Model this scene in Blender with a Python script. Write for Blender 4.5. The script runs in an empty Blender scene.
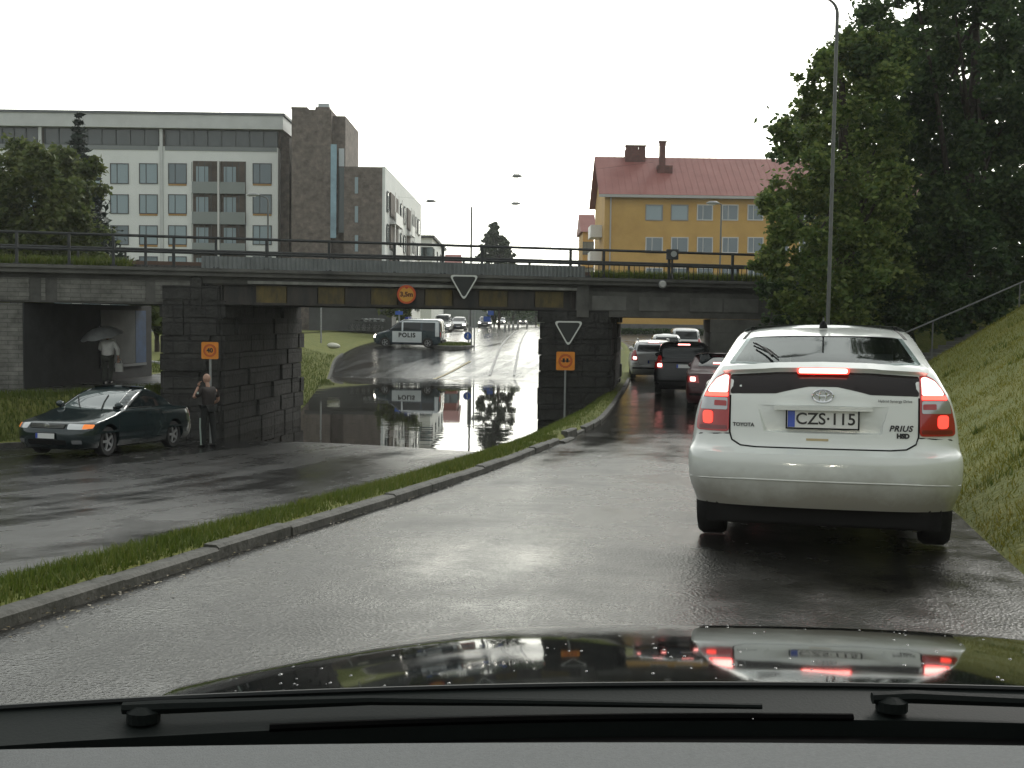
EXPO = 0.1
import bpy, bmesh, math, random
import numpy as np
from mathutils import Vector, Matrix, noise
from mathutils.bvhtree import BVHTree
from mathutils.geometry import delaunay_2d_cdt
R = math.radians
rnd = random.Random(7)
scene = bpy.context.scene
COL = scene.collection

# ------------------------------------------------------------------ camera geometry (used to survey the place)
FPX, CX, CY = 1100.0, 512.0, 384.0
CAM = Vector((0, 0, 1.2))
PITCH, ROLL = math.atan((384 - 319) / FPX), R(0.8)
fw = Vector((0, math.cos(PITCH), -math.sin(PITCH)))
r0 = Vector((1, 0, 0)); u0 = r0.cross(fw)
rt = r0 * math.cos(ROLL) + u0 * math.sin(ROLL)
up = u0 * math.cos(ROLL) - r0 * math.sin(ROLL)
def ray(px, py):
    return fw + rt * ((px - CX) / FPX) + up * ((CY - py) / FPX)
def P(px, py, Y):
    d = ray(px, py); return CAM + d * (Y / d.y)
def onz(px, py, zf):
    """survey point: where the sight line meets a height profile zf(Y)"""
    d = ray(px, py); lo, hi = 0.5, 600.0
    y = 2.0
    while y < 600:
        p = CAM + d * (y / d.y)
        if p.z <= zf(y): return p
        y += 0.02 if y < 80 else 0.5
    return CAM + d * (600 / d.y)
def lerpf(pts):
    xs = [p[0] for p in pts]; ys = [p[1] for p in pts]
    return lambda v: float(np.interp(v, xs, ys))
def pchip(xs, ys):
    xs = np.array(xs, float); ys = np.array(ys, float); h = np.diff(xs); d = np.diff(ys) / h
    m = np.zeros_like(ys)
    for i in range(1, len(xs) - 1):
        if d[i-1] * d[i] > 0:
            w1 = 2*h[i] + h[i-1]; w2 = h[i] + 2*h[i-1]
            m[i] = (w1 + w2) / (w1 / d[i-1] + w2 / d[i])
    m[0], m[-1] = d[0], d[-1]
    def f(v):
        v = min(max(v, xs[0]), xs[-1]); i = min(int(np.searchsorted(xs, v, 'right') - 1), len(xs) - 2)
        t = (v - xs[i]) / h[i]
        return float((2*t**3 - 3*t*t + 1) * ys[i] + (t**3 - 2*t*t + t) * h[i] * m[i] + (-2*t**3 + 3*t*t) * ys[i+1] + (t**3 - t*t) * h[i] * m[i+1])
    return f
def smooth(a, b, v):
    t = min(max((v - a) / (b - a), 0), 1); return t * t * (3 - 2 * t)

# ------------------------------------------------------------------ materials
MATS = {}
def mat(name, col, rough=0.6, metal=0.0, var=0.0, vscale=3.0, bump=0.0, bscale=30.0, spec=0.5, coat=0.0, emit=None, estr=0.0, alpha=None, trans=0.0, col2=None, stretch=None, rvar=0.0):
    if name in MATS: return MATS[name]
    m = bpy.data.materials.new(name); m.use_nodes = True
    nt = m.node_tree; N = nt.nodes; L = nt.links
    b = N['Principled BSDF']
    c = tuple(col) + (1,)
    b.inputs['Base Color'].default_value = c
    b.inputs['Roughness'].default_value = rough
    b.inputs['Metallic'].default_value = metal
    b.inputs['Specular IOR Level'].default_value = spec
    b.inputs['Coat Weight'].default_value = coat
    b.inputs['Coat Roughness'].default_value = 0.04
    b.inputs['Transmission Weight'].default_value = trans
    if emit is not None:
        b.inputs['Emission Color'].default_value = tuple(emit) + (1,); b.inputs['Emission Strength'].default_value = estr
    if var > 0 or bump > 0 or rvar > 0 or col2:
        g = N.new('ShaderNodeNewGeometry'); mp = N.new('ShaderNodeMapping')
        L.new(g.outputs['Position'], mp.inputs['Vector'])
        if stretch: mp.inputs['Scale'].default_value = stretch[:3]; mp.inputs['Rotation'].default_value = (0, 0, stretch[3] if len(stretch) > 3 else 0)
    if var > 0 or col2:
        n = N.new('ShaderNodeTexNoise'); n.inputs['Scale'].default_value = vscale; n.inputs['Detail'].default_value = 6; n.inputs['Roughness'].default_value = 0.65
        L.new(mp.outputs[0], n.inputs['Vector'])
        r = N.new('ShaderNodeValToRGB'); r.color_ramp.elements[0].position = 0.3; r.color_ramp.elements[1].position = 0.7
        a = col if col2 else tuple(v * (1 - var) for v in col); z = col2 if col2 else tuple(min(1, v * (1 + var)) for v in col)
        r.color_ramp.elements[0].color = tuple(a) + (1,); r.color_ramp.elements[1].color = tuple(z) + (1,)
        L.new(n.outputs['Fac'], r.inputs['Fac']); L.new(r.outputs['Color'], b.inputs['Base Color'])
    if rvar > 0:
        n3 = N.new('ShaderNodeTexNoise'); n3.inputs['Scale'].default_value = vscale * 0.7; n3.inputs['Detail'].default_value = 5
        L.new(mp.outputs[0], n3.inputs['Vector'])
        mr = N.new('ShaderNodeMapRange'); mr.inputs['From Min'].default_value = 0.3; mr.inputs['From Max'].default_value = 0.7
        mr.inputs['To Min'].default_value = max(0.02, rough - rvar); mr.inputs['To Max'].default_value = min(1, rough + rvar)
        L.new(n3.outputs['Fac'], mr.inputs['Value']); L.new(mr.outputs[0], b.inputs['Roughness'])
    if bump > 0:
        n2 = N.new('ShaderNodeTexNoise'); n2.inputs['Scale'].default_value = bscale; n2.inputs['Detail'].default_value = 4
        L.new(mp.outputs[0], n2.inputs['Vector'])
        bp = N.new('ShaderNodeBump'); bp.inputs['Strength'].default_value = bump; bp.inputs['Distance'].default_value = 0.02
        L.new(n2.outputs['Fac'], bp.inputs['Height']); L.new(bp.outputs[0], b.inputs['Normal'])
    MATS[name] = m
    return m
def glow(name, col, s):
    return mat(name, col, 0.3, emit=col, estr=s)
def masonry(name, c1, c2, mortar, bw, bh, rot=0.0, bump=0.6, rough=0.8, ms=0.02, vert=True):
    """stone blocks laid in courses; u runs along the face, v upwards"""
    m = bpy.data.materials.new(name); m.use_nodes = True; nt = m.node_tree; N = nt.nodes; L = nt.links; b = N['Principled BSDF']
    g = N.new('ShaderNodeNewGeometry'); sx = N.new('ShaderNodeSeparateXYZ'); L.new(g.outputs['Position'], sx.inputs[0])
    # u = X + Y (works for walls of any heading), v = Z
    ma = N.new('ShaderNodeMath'); ma.operation = 'ADD'; L.new(sx.outputs[0], ma.inputs[0]); L.new(sx.outputs[1], ma.inputs[1])
    cb = N.new('ShaderNodeCombineXYZ'); L.new(ma.outputs[0], cb.inputs[0]); L.new(sx.outputs[2], cb.inputs[1])
    br = N.new('ShaderNodeTexBrick'); L.new(cb.outputs[0], br.inputs['Vector'])
    br.inputs['Color1'].default_value = tuple(c1) + (1,); br.inputs['Color2'].default_value = tuple(c2) + (1,); br.inputs['Mortar'].default_value = tuple(mortar) + (1,)
    br.inputs['Scale'].default_value = 1; br.inputs['Brick Width'].default_value = bw; br.inputs['Row Height'].default_value = bh; br.inputs['Mortar Size'].default_value = ms; br.inputs['Mortar Smooth'].default_value = 0.3
    n = N.new('ShaderNodeTexNoise'); n.inputs['Scale'].default_value = 2.2; n.inputs['Detail'].default_value = 8; n.inputs['Roughness'].default_value = 0.7; L.new(g.outputs['Position'], n.inputs['Vector'])
    mx = N.new('ShaderNodeMix'); mx.data_type = 'RGBA'; mx.blend_type = 'MULTIPLY'; mx.inputs[0].default_value = 1.0
    rp = N.new('ShaderNodeValToRGB'); rp.color_ramp.elements[0].position = .3; rp.color_ramp.elements[0].color = (.45, .45, .42, 1); rp.color_ramp.elements[1].position = .7; rp.color_ramp.elements[1].color = (1.3, 1.28, 1.25, 1)
    L.new(n.outputs['Fac'], rp.inputs[0]); L.new(br.outputs['Color'], mx.inputs[6]); L.new(rp.outputs[0], mx.inputs[7]); L.new(mx.outputs[2], b.inputs['Base Color'])
    n2 = N.new('ShaderNodeTexNoise'); n2.inputs['Scale'].default_value = 9; n2.inputs['Detail'].default_value = 6; L.new(g.outputs['Position'], n2.inputs['Vector'])
    sb = N.new('ShaderNodeMath'); sb.operation = 'SUBTRACT'; L.new(n2.outputs['Fac'], sb.inputs[0]); L.new(br.outputs['Fac'], sb.inputs[1])
    bp = N.new('ShaderNodeBump'); bp.inputs['Strength'].default_value = bump; bp.inputs['Distance'].default_value = 0.05; L.new(sb.outputs[0], bp.inputs['Height']); L.new(bp.outputs[0], b.inputs['Normal'])
    b.inputs['Roughness'].default_value = rough
    return m

# ------------------------------------------------------------------ object helpers
def tag(o, label=None, cat=None, group=None, kind=None):
    if label: o['label'] = label
    if cat: o['category'] = cat
    if group: o['group'] = group
    if kind: o['kind'] = kind
    return o
def empty(name, loc=(0, 0, 0), rot=(0, 0, 0)):
    o = bpy.data.objects.new(name, None); o.empty_display_size = 0.2; COL.objects.link(o)
    o.location = loc; o.rotation_euler = rot; return o
def thing(name, label, cat, loc=(0, 0, 0), rot=(0, 0, 0), group=None):
    return tag(empty(name, loc, rot), label, cat, group)
def link(name, me, m, parent=None, smooth_angle=None):
    o = bpy.data.objects.new(name, me); COL.objects.link(o)
    if m is not None:
        for q in (m if isinstance(m, (list, tuple)) else [m]): me.materials.append(q)
    if parent: o.parent = parent
    if smooth_angle is not None:
        me.polygons.foreach_set('use_smooth', [True] * len(me.polygons))
        me.set_sharp_from_angle(angle=R(smooth_angle))
    return o
class MB:
    def __init__(s): s.v = []; s.f = []; s.mi = []
    def add(s, v, f, mi=0):
        k = len(s.v); s.v += [tuple(p) for p in v]; s.f += [tuple(i + k for i in q) for q in f]; s.mi += [mi] * len(f); return s
    def box(s, c, d, rz=0.0, mi=0, rx=0.0):
        x, y, z = (q / 2 for q in d); M = Matrix.Translation(c) @ Matrix.Rotation(rz, 4, 'Z') @ Matrix.Rotation(rx, 4, 'X')
        vs = [M @ Vector((a * x, b * y, e * z)) for e in (-1, 1) for b in (-1, 1) for a in (-1, 1)]
        return s.add(vs, [(0, 2, 3, 1), (4, 5, 7, 6), (0, 1, 5, 4), (2, 6, 7, 3), (0, 4, 6, 2), (1, 3, 7, 5)], mi)
    def bx(s, x0, x1, y0, y1, z0, z1, mi=0):
        return s.box(((x0 + x1) / 2, (y0 + y1) / 2, (z0 + z1) / 2), (abs(x1 - x0), abs(y1 - y0), abs(z1 - z0)), mi=mi)
    def prism(s, poly, z0, z1, mi=0):
        """poly: list of (x,y) counter-clockwise; z0,z1 may be numbers or per-vertex lists"""
        n = len(poly); a = [z0] * n if not hasattr(z0, '__len__') else z0; b = [z1] * n if not hasattr(z1, '__len__') else z1
        v = [(p[0], p[1], a[i]) for i, p in enumerate(poly)] + [(p[0], p[1], b[i]) for i, p in enumerate(poly)]
        f = [tuple(range(n - 1, -1, -1)), tuple(range(n, 2 * n))] + [(i, (i + 1) % n, n + (i + 1) % n, n + i) for i in range(n)]
        return s.add(v, f, mi)
    def tube(s, pts, r, n=8, caps=True, mi=0):
        pts = [Vector(p) for p in pts]; rs = r if hasattr(r, '__len__') else [r] * len(pts); v = []; f = []
        for i, p in enumerate(pts):
            t = (pts[min(i + 1, len(pts) - 1)] - pts[max(i - 1, 0)]).normalized()
            a = t.cross(Vector((0, 0, 1))) if abs(t.z) < .95 else t.cross(Vector((1, 0, 0)))
            a.normalize(); b = t.cross(a)
            v += [p + (a * math.cos(2 * math.pi * k / n) + b * math.sin(2 * math.pi * k / n)) * rs[i] for k in range(n)]
        for i in range(len(pts) - 1):
            for k in range(n): f.append((i * n + k, i * n + (k + 1) % n, (i + 1) * n + (k + 1) % n, (i + 1) * n + k))
        if caps: f.append(tuple(range(n - 1, -1, -1))); f.append(tuple((len(pts) - 1) * n + k for k in range(n)))
        return s.add(v, f, mi)
    def lathe(s, prof, c=(0, 0, 0), axis='Z', n=24, mi=0, caps=True):
        """prof: list of (radius, height)"""
        v = []; f = []
        for (r, h) in prof:
            for k in range(n):
                a = 2 * math.pi * k / n; p = (r * math.cos(a), r * math.sin(a), h)
                if axis == 'X': p = (p[2], p[0], p[1])
                if axis == 'Y': p = (p[0], p[2], p[1])
                v.append((p[0] + c[0], p[1] + c[1], p[2] + c[2]))
        for i in range(len(prof) - 1):
            for k in range(n): f.append((i * n + k, i * n + (k + 1) % n, (i + 1) * n + (k + 1) % n, (i + 1) * n + k))
        if caps: f.append(tuple(range(n - 1, -1, -1))); f.append(tuple((len(prof) - 1) * n + k for k in range(n)))
        return s.add(v, f, mi)
    def build(s, name, m, parent=None, sm=None, fix=True):
        me = bpy.data.meshes.new(name); me.from_pydata(s.v, [], s.f)
        if fix:
            bm = bmesh.new(); bm.from_mesh(me); bmesh.ops.recalc_face_normals(bm, faces=bm.faces); bm.to_mesh(me); bm.free()
        if any(s.mi): me.polygons.foreach_set('material_index', s.mi)
        me.update(); return link(name, me, m, parent, sm)
def grid(name, rows, m, parent=None, sm=60):
    """rows of equal length of points -> one sheet"""
    n = len(rows[0]); v = [tuple(p) for r in rows for p in r]
    f = [(i * n + j, i * n + j + 1, (i + 1) * n + j + 1, (i + 1) * n + j) for i in range(len(rows) - 1) for j in range(n - 1)]
    me = bpy.data.meshes.new(name); me.from_pydata(v, [], f); me.update()
    return link(name, me, m, parent, sm)
def tris_mesh(name, V, F, m, parent=None):
    me = bpy.data.meshes.new(name); V = np.asarray(V, np.float32); F = np.asarray(F, np.int32); k = F.shape[1]
    me.vertices.add(len(V)); me.vertices.foreach_set('co', V.ravel())
    me.loops.add(F.size); me.loops.foreach_set('vertex_index', F.ravel())
    me.polygons.add(len(F)); me.polygons.foreach_set('loop_start', np.arange(0, F.size, k, dtype=np.int32))
    me.update(calc_edges=True); me.validate()
    return link(name, me, m, parent)
def text_mesh(txt, size, extrude=0.004, align='CENTER', shear=0.0, bold=0.0, spacing=1.0):
    cu = bpy.data.curves.new('lettering', 'FONT'); cu.body = txt; cu.size = size; cu.align_x = align; cu.align_y = 'CENTER'
    cu.extrude = extrude; cu.shear = shear; cu.offset = bold; cu.space_character = spacing; cu.resolution_u = 4
    o = bpy.data.objects.new('lettering', cu); COL.objects.link(o)
    dg = bpy.context.evaluated_depsgraph_get(); me = bpy.data.meshes.new_from_object(o.evaluated_get(dg))
    bpy.data.objects.remove(o); me.materials.clear(); return me
def text(name, txt, size, m, parent, mw, **k):
    me = text_mesh(txt, size, **k); me.transform(mw); return link(name, me, m, parent)
def copy_tree(o, parent=None):
    c = o.copy(); COL.objects.link(c); c.parent = parent
    for ch in [x for x in bpy.data.objects if x.parent == o]: copy_tree(ch, c)
    return c
UPX = Matrix.Rotation(R(90), 4, 'X')          # text lying in XY stood up to face -Y
def roundpoly(pts, r, n=4):
    out = []; k = len(pts)
    for i in range(k):
        p = Vector(pts[i]); a = Vector(pts[i - 1]) - p; b = Vector(pts[(i + 1) % k]) - p
        ra = min(r, a.length * .45, b.length * .45); a = p + a.normalized() * ra; b = p + b.normalized() * ra
        for j in range(n + 1):
            t = j / n; out.append((a * (1 - t) ** 2 + p * 2 * t * (1 - t) + b * t * t)[:])
    return out
# ------------------------------------------------------------------ cars: waterline-lofted body, parts laid on its surface
def car_body(keys, nsl=34):
    """keys: (z, halfwidth, front y, rear y, front rx, ry, bow, rear rx, ry, bow)"""
    ks = list(zip(*keys)); fs = [pchip(ks[0], c) for c in ks[1:]]
    zs = []
    for a, b in zip(ks[0][:-1], ks[0][1:]):
        m = max(2, int(round((b - a) / .035)))
        zs += [a + (b - a) * i / m for i in range(m)]
    zs.append(ks[0][-1])
    rows = []
    for z in zs:
        w, f, r, frx, fry, fb, rrx, rry, rb = [q(z) for q in fs]
        pts = []
        def end(yb, rx, ry, bow, sgn):
            xs = [(-w + rx) + (2 * w - 2 * rx) * i / 16 for i in range(17)]
            xs = [-w + rx * (1 - math.cos(math.pi / 2 * i / 6)) for i in range(6)] + xs + [w - rx * (1 - math.cos(math.pi / 2 * i / 6)) for i in range(5, -1, -1)]
            o = []
            for x in xs:
                ax = abs(x); e = 0
                if ax > w - rx and rx > 0: e = ry * (1 - math.sqrt(max(0, 1 - ((ax - (w - rx)) / rx) ** 2)))
                o.append((x, yb + sgn * (bow * (ax / w) ** 2 + e), z))
            return o
        rear = end(r, rrx, rry, rb, 1); front = end(f, frx, fry, fb, -1)
        ya, yb = rear[-1][1], front[-1][1]
        right = [(w, ya + (yb - ya) * i / 24, z) for i in range(1, 24)]
        left = [(-w, yb + (ya - yb) * i / 24, z) for i in range(1, 24)]
        rows.append(rear + right + front[::-1] + left)
    n = len(rows[0]); v = [p for r in rows for p in r]; f = []
    for i in range(len(rows) - 1):
        for j in range(n): f.append((i * n + j, i * n + (j + 1) % n, (i + 1) * n + (j + 1) % n, (i + 1) * n + j))
    f.append(tuple(range(n - 1, -1, -1)))
    # roof crown: shrink the last ring to a gently higher patch
    top = rows[-1]; cx = 0; cy = sum(p[1] for p in top) / n; k0 = (len(rows) - 1) * n
    prev = k0
    for s_, dz in ((.8, .010), (.5, .018), (.2, .021)):
        kk = len(v); v += [(p[0] * s_, cy + (p[1] - cy) * s_, p[2] + dz) for p in top]
        for j in range(n): f.append((prev + j, prev + (j + 1) % n, kk + (j + 1) % n, kk + j))
        prev = kk
    f.append(tuple(prev + j for j in range(n)))
    me = bpy.data.meshes.new('body'); me.from_pydata(v, [], f); me.update()
    return me
class Car:
    def __init__(s, root, keys, paint, black, wheels, wr=.31, ww=.2, track=None):
        s.root = root; s.black = black
        me = car_body(keys); s.bvh = BVHTree.FromPolygons([q.co[:] for q in me.vertices], [p.vertices[:] for p in me.polygons])
        hw = max(k[1] for k in keys); s.hw = hw
        me.materials.append(paint); me.materials.append(black)
        ob = bpy.data.objects.new('body', me); COL.objects.link(ob)
        cm = MB()
        for y in wheels:
            for sg in (-1, 1): cm.lathe([(wr + .055, sg * (hw - .33)), (wr + .055, sg * (hw + .3))], (0, y, wr + .01), 'X', 40, mi=1)
        cut = cm.build('cutter', [paint, black])
        md = ob.modifiers.new('b', 'BOOLEAN'); md.object = cut; md.operation = 'DIFFERENCE'; md.solver = 'EXACT'
        dg = bpy.context.evaluated_depsgraph_get(); m2 = bpy.data.meshes.new_from_object(ob.evaluated_get(dg))
        bpy.data.objects.remove(cut); bpy.data.objects.remove(ob); bpy.data.meshes.remove(me)
        m2.materials.clear()
        s.body = link('body', m2, [paint, black], root, 38)
        s.track = track or hw - ww / 2 - .03
        for y in wheels:
            for sg in (-1, 1): s.wheel((sg * s.track, y, wr), wr, ww, sg)
    def wheel(s, c, r, w, sg):
        m = MB(); h = w / 2
        m.lathe([(r * .68, -h), (r * .93, -h), (r, -h * .7), (r, h * .7), (r * .93, h), (r * .68, h), (r * .66, 0), (r * .68, -h)], (0, 0, 0), 'X', 36, caps=False)
        t = m.build('wheel', MATS['tyre'], s.root, 40); t.location = c
        k = MB(); o = sg * h * .8
        k.lathe([(r * .67, o - sg * .05), (r * .67, o), (r * .60, o), (r * .58, o - sg * .03)], (0, 0, 0), 'X', 30, caps=False)
        for i in range(5):
            a = 2 * math.pi * i / 5
            k.box((o - sg * .012, math.cos(a) * r * .33, math.sin(a) * r * .33), (.03, r * .6, r * .17), 0, rx=a)
        k.lathe([(r * .17, o - sg * .03), (r * .15, o + sg * .004)], (0, 0, 0), 'X', 16)
        rim = k.build('rim', MATS['alloy'], t, 35)
        d = MB(); d.lathe([(r * .62, o - sg * .075), (r * .62, o - sg * .06)], (0, 0, 0), 'X', 24); d.build('brake_disc', MATS['black_matt'], t)
    def hit(s, p2, axis, sg):
        if axis == 'x': o = Vector((sg * 3, p2[0], p2[1])); d = Vector((-sg, 0, 0))
        elif axis == 'y': o = Vector((p2[0], sg * 6, p2[1])); d = Vector((0, -sg, 0))
        else: o = Vector((p2[0], p2[1], 4)); d = Vector((0, 0, -1))
        h = s.bvh.ray_cast(o, d)
        if h[0] is None:
            # outline grazes past the body: walk to the nearest surface
            q = Vector(o); 
            if axis == 'x': q.x = sg * s.hw * .7
            elif axis == 'y': q.y = sg * 2.0
            h = s.bvh.find_nearest(q)
        nn = h[1].normalized()
        if nn.dot(d) > 0: nn = -nn
        return h[0], nn, d
    def patch(s, name, poly, axis, sg, m, parent=None, off=.006, thick=.03, r=.03, step=.07, sm=40):
        if r: poly = roundpoly(poly, r)
        # resample the outline
        P2 = []
        for i in range(len(poly)):
            a = Vector(poly[i]); b = Vector(poly[(i + 1) % len(poly)]); k = max(1, int((b - a).length / step))
            P2 += [a + (b - a) * (j / k) for j in range(k)]
        nb = len(P2); xs = [p.x for p in P2]; ys = [p.y for p in P2]
        pts = list(P2)
        def inside(x, y):
            c = False; j = nb - 1
            for i in range(nb):
                if (ys[i] > y) != (ys[j] > y) and x < (xs[j] - xs[i]) * (y - ys[i]) / (ys[j] - ys[i]) + xs[i]: c = not c
                j = i
            return c
        gx = min(xs) + step / 2
        while gx < max(xs):
            gy = min(ys) + step / 2
            while gy < max(ys):
                if inside(gx, gy) and min((p - Vector((gx, gy))).length for p in P2) > step * .35: pts.append(Vector((gx, gy)))
                gy += step
            gx += step
        vo, _, fo, *_ = delaunay_2d_cdt(pts, [(i, (i + 1) % nb) for i in range(nb)], [], 1, 1e-6)
        V = []; D = []
        for p in vo:
            h, nn, d = s.hit(p, axis, sg); V.append(h + nn * off); D.append(-nn)
        F = [tuple(f) for f in fo]
        ed = {}
        for f in F:
            for i in range(len(f)):
                e = (f[i], f[(i + 1) % len(f)]); ed[e] = 1
        bnd = [e for e in ed if (e[1], e[0]) not in ed]
        mp = {}
        for e in bnd:
            for q in e:
                if q not in mp: mp[q] = len(V); V.append(V[q] + D[q] * thick)
        F += [(e[1], e[0], mp[e[0]], mp[e[1]]) for e in bnd]
        me = bpy.data.meshes.new(name); me.from_pydata([tuple(q) for q in V], [], F)
        bm = bmesh.new(); bm.from_mesh(me); bmesh.ops.recalc_face_normals(bm, faces=bm.faces)
        # make sure it looks outwards
        dv = Vector((sg, 0, 0)) if axis == 'x' else Vector((0, sg, 0)) if axis == 'y' else Vector((0, 0, 1))
        if sum((f.normal.dot(dv) * f.calc_area() for f in bm.faces)) < 0: bmesh.ops.reverse_faces(bm, faces=bm.faces)
        bm.to_mesh(me); bm.free()
        return link(name, me, m, parent or s.root, sm)
    def letters(s, name, txt, size, m, pos, sg=-1, parent=None, **k):
        me = text_mesh(txt, size, extrude=.001, **k)
        for q in me.vertices:
            x = q.co.x * (1 if sg < 0 else -1) + pos[0]; z = q.co.y + pos[1]
            h, nn, d = s.hit((x, z), 'y', sg); q.co = h + nn * (.003 + (q.co.z + .001))
        if sg > 0: me.flip_normals()
        return link(name, me, m, parent or s.root)
    def plate(s, txt, z, sg, w=.44, h=.11, off=.02, dot=True):
        p, nn, d = s.hit((0, z), 'y', sg); y = p.y + sg * off
        m = MB(); m.box((0, y, z), (w, .012, h)); pl = m.build('licence_plate', MATS['plate_white'], s.root)
        e = MB(); e.box((-sg * -w / 2 + (sg * -.026), y + sg * .0075, z), (.045, .003, h - .006)); e.build('country_band', MATS['plate_blue'], pl)
        fr = MB()
        for a in (-1, 1):
            fr.box((0, y, z + a * (h / 2 + .005)), (w + .02, .018, .01)); fr.box((a * (w / 2 + .005), y, z), (.01, .018, h))
        fr.build('plate_frame', MATS['black_matt'], pl)
        T = Matrix.Translation((.02 * -sg, y + sg * .008, z)) @ UPX
        if sg > 0: T = Matrix.Translation((.02 * -sg, y + sg * .008, z)) @ Matrix.Rotation(R(180), 4, 'Z') @ UPX
        if txt: text('lettering', txt, h * .95, MATS['black_paint'], pl, T, extrude=.0015, bold=.0015)
        return pl
    def mirrors(s, y, z, m):
        for sg in (-1, 1):
            h, nn, d = s.hit((y, z), 'x', sg); k = MB()
            k.lathe([(.02, -.02), (.062, .0), (.075, .05), (.06, .10), (.02, .13)], (0, 0, 0), 'Y', 14)
            o = k.build('door_mirror', m, s.root, 60); o.scale = (1.35, .8, .95); o.location = (h.x + sg * .09, y - .02, z + .04)
            st = MB(); st.box((h.x + sg * .02, y + .03, z), (.1, .06, .03)); st.build('mirror_foot', s.black, s.root)
def mir(poly): return [(-x, z) for x, z in poly][::-1]
# ------------------------------------------------------------------ camera, sky, sun
cd = bpy.data.cameras.new('camera'); cam = bpy.data.objects.new('camera', cd); COL.objects.link(cam)
cd.sensor_width = 36; cd.lens = FPX / 1024 * 36; cd.clip_start = 0.05; cd.clip_end = 6000
M = Matrix((rt, up, -fw)).transposed().to_4x4(); M.translation = CAM; cam.matrix_world = M
scene.camera = cam
SUN_EL, SUN_AZ = R(40), R(32)      # azimuth from +Y (straight ahead) towards +X
w = bpy.data.worlds.new('World'); scene.world = w; w.use_nodes = True
N = w.node_tree.nodes; L = w.node_tree.links; bg = N['Background']
sky = N.new('ShaderNodeTexSky'); sky.sky_type = 'NISHITA'; sky.sun_disc = False; sky.sun_elevation = SUN_EL; sky.sun_rotation = SUN_AZ; sky.air_density = 1.0; sky.dust_density = 4.0
hs = N.new('ShaderNodeHueSaturation'); hs.inputs['Saturation'].default_value = 0.25; L.new(sky.outputs[0], hs.inputs['Color'])
tc = N.new('ShaderNodeTexCoord'); cl = N.new('ShaderNodeTexNoise'); cl.inputs['Scale'].default_value = 1.6; cl.inputs['Detail'].default_value = 5
mp = N.new('ShaderNodeMapping'); mp.inputs['Scale'].default_value = (1, 1, 3.0); L.new(tc.outputs['Generated'], mp.inputs[0]); L.new(mp.outputs[0], cl.inputs['Vector'])
cr = N.new('ShaderNodeValToRGB'); cr.color_ramp.elements[0].position = .3; cr.color_ramp.elements[0].color = (3.9, 4.25, 4.2, 1); cr.color_ramp.elements[1].position = .7; cr.color_ramp.elements[1].color = (7.0, 7.2, 7.0, 1)
L.new(cl.outputs['Fac'], cr.inputs[0])
dt = N.new('ShaderNodeVectorMath'); dt.operation = 'DOT_PRODUCT'; L.new(tc.outputs['Generated'], dt.inputs[0]); dt.inputs[1].default_value = Vector((.18, 1, .14)).normalized()
m1 = N.new('ShaderNodeMapRange'); m1.inputs['From Min'].default_value = .05; m1.inputs['From Max'].default_value = 1.0; L.new(dt.outputs['Value'], m1.inputs['Value'])
m2 = N.new('ShaderNodeMath'); m2.operation = 'POWER'; m2.inputs[1].default_value = 2.2; L.new(m1.outputs[0], m2.inputs[0])
sz = N.new('ShaderNodeSeparateXYZ'); L.new(tc.outputs['Generated'], sz.inputs[0]); ev = N.new('ShaderNodeMapRange'); ev.interpolation_type = 'SMOOTHSTEP'; ev.inputs['From Min'].default_value = .12; ev.inputs['From Max'].default_value = .45; ev.inputs['To Min'].default_value = 1; ev.inputs['To Max'].default_value = .35; L.new(sz.outputs[2], ev.inputs[0])
m2b = N.new('ShaderNodeMath'); m2b.operation = 'MULTIPLY'; L.new(m2.outputs[0], m2b.inputs[0]); L.new(ev.outputs[0], m2b.inputs[1])
m3 = N.new('ShaderNodeMath'); m3.operation = 'MULTIPLY_ADD'; m3.inputs[1].default_value = 3.7; m3.inputs[2].default_value = 1.0; L.new(m2b.outputs[0], m3.inputs[0])
wt = N.new('ShaderNodeMix'); wt.data_type = 'RGBA'; wt.blend_type = 'MULTIPLY'; wt.inputs[7].default_value = (1.04, 1.0, .90, 1); L.new(m2b.outputs[0], wt.inputs[0]); L.new(cr.outputs[0], wt.inputs[6])
cs = N.new('ShaderNodeVectorMath'); cs.operation = 'SCALE'; L.new(wt.outputs[2], cs.inputs[0]); L.new(m3.outputs[0], cs.inputs['Scale'])
mx = N.new('ShaderNodeMix'); mx.data_type = 'RGBA'; mx.inputs[0].default_value = 0.85; L.new(hs.outputs[0], mx.inputs[6]); L.new(cs.outputs[0], mx.inputs[7])
L.new(mx.outputs[2], bg.inputs['Color']); bg.inputs['Strength'].default_value = 0.13
sl = bpy.data.lights.new('sun', 'SUN'); sl.energy = 1.0; sl.angle = R(14); sl.color = (1, .96, .9)
so = bpy.data.objects.new('sun', sl); COL.objects.link(so)
sd = Vector((math.cos(SUN_EL) * math.sin(SUN_AZ), math.cos(SUN_EL) * math.cos(SUN_AZ), math.sin(SUN_EL)))
so.rotation_euler = sd.to_track_quat('Z', 'Y').to_euler()
vs = scene.view_settings; vs.view_transform = 'Standard'; vs.look = 'None'; vs.gamma = 1; vs.exposure = EXPO; vs.use_curve_mapping = False
scene.render.engine = 'CYCLES'
cy = scene.cycles; cy.use_denoising = True; cy.denoiser = 'OPENIMAGEDENOISE'; cy.max_bounces = 6; cy.diffuse_bounces = 3; cy.glossy_bounces = 4; cy.transmission_bounces = 4; cy.transparent_max_bounces = 4; cy.sample_clamp_indirect = 8; cy.caustics_reflective = False; cy.caustics_refractive = False

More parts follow.
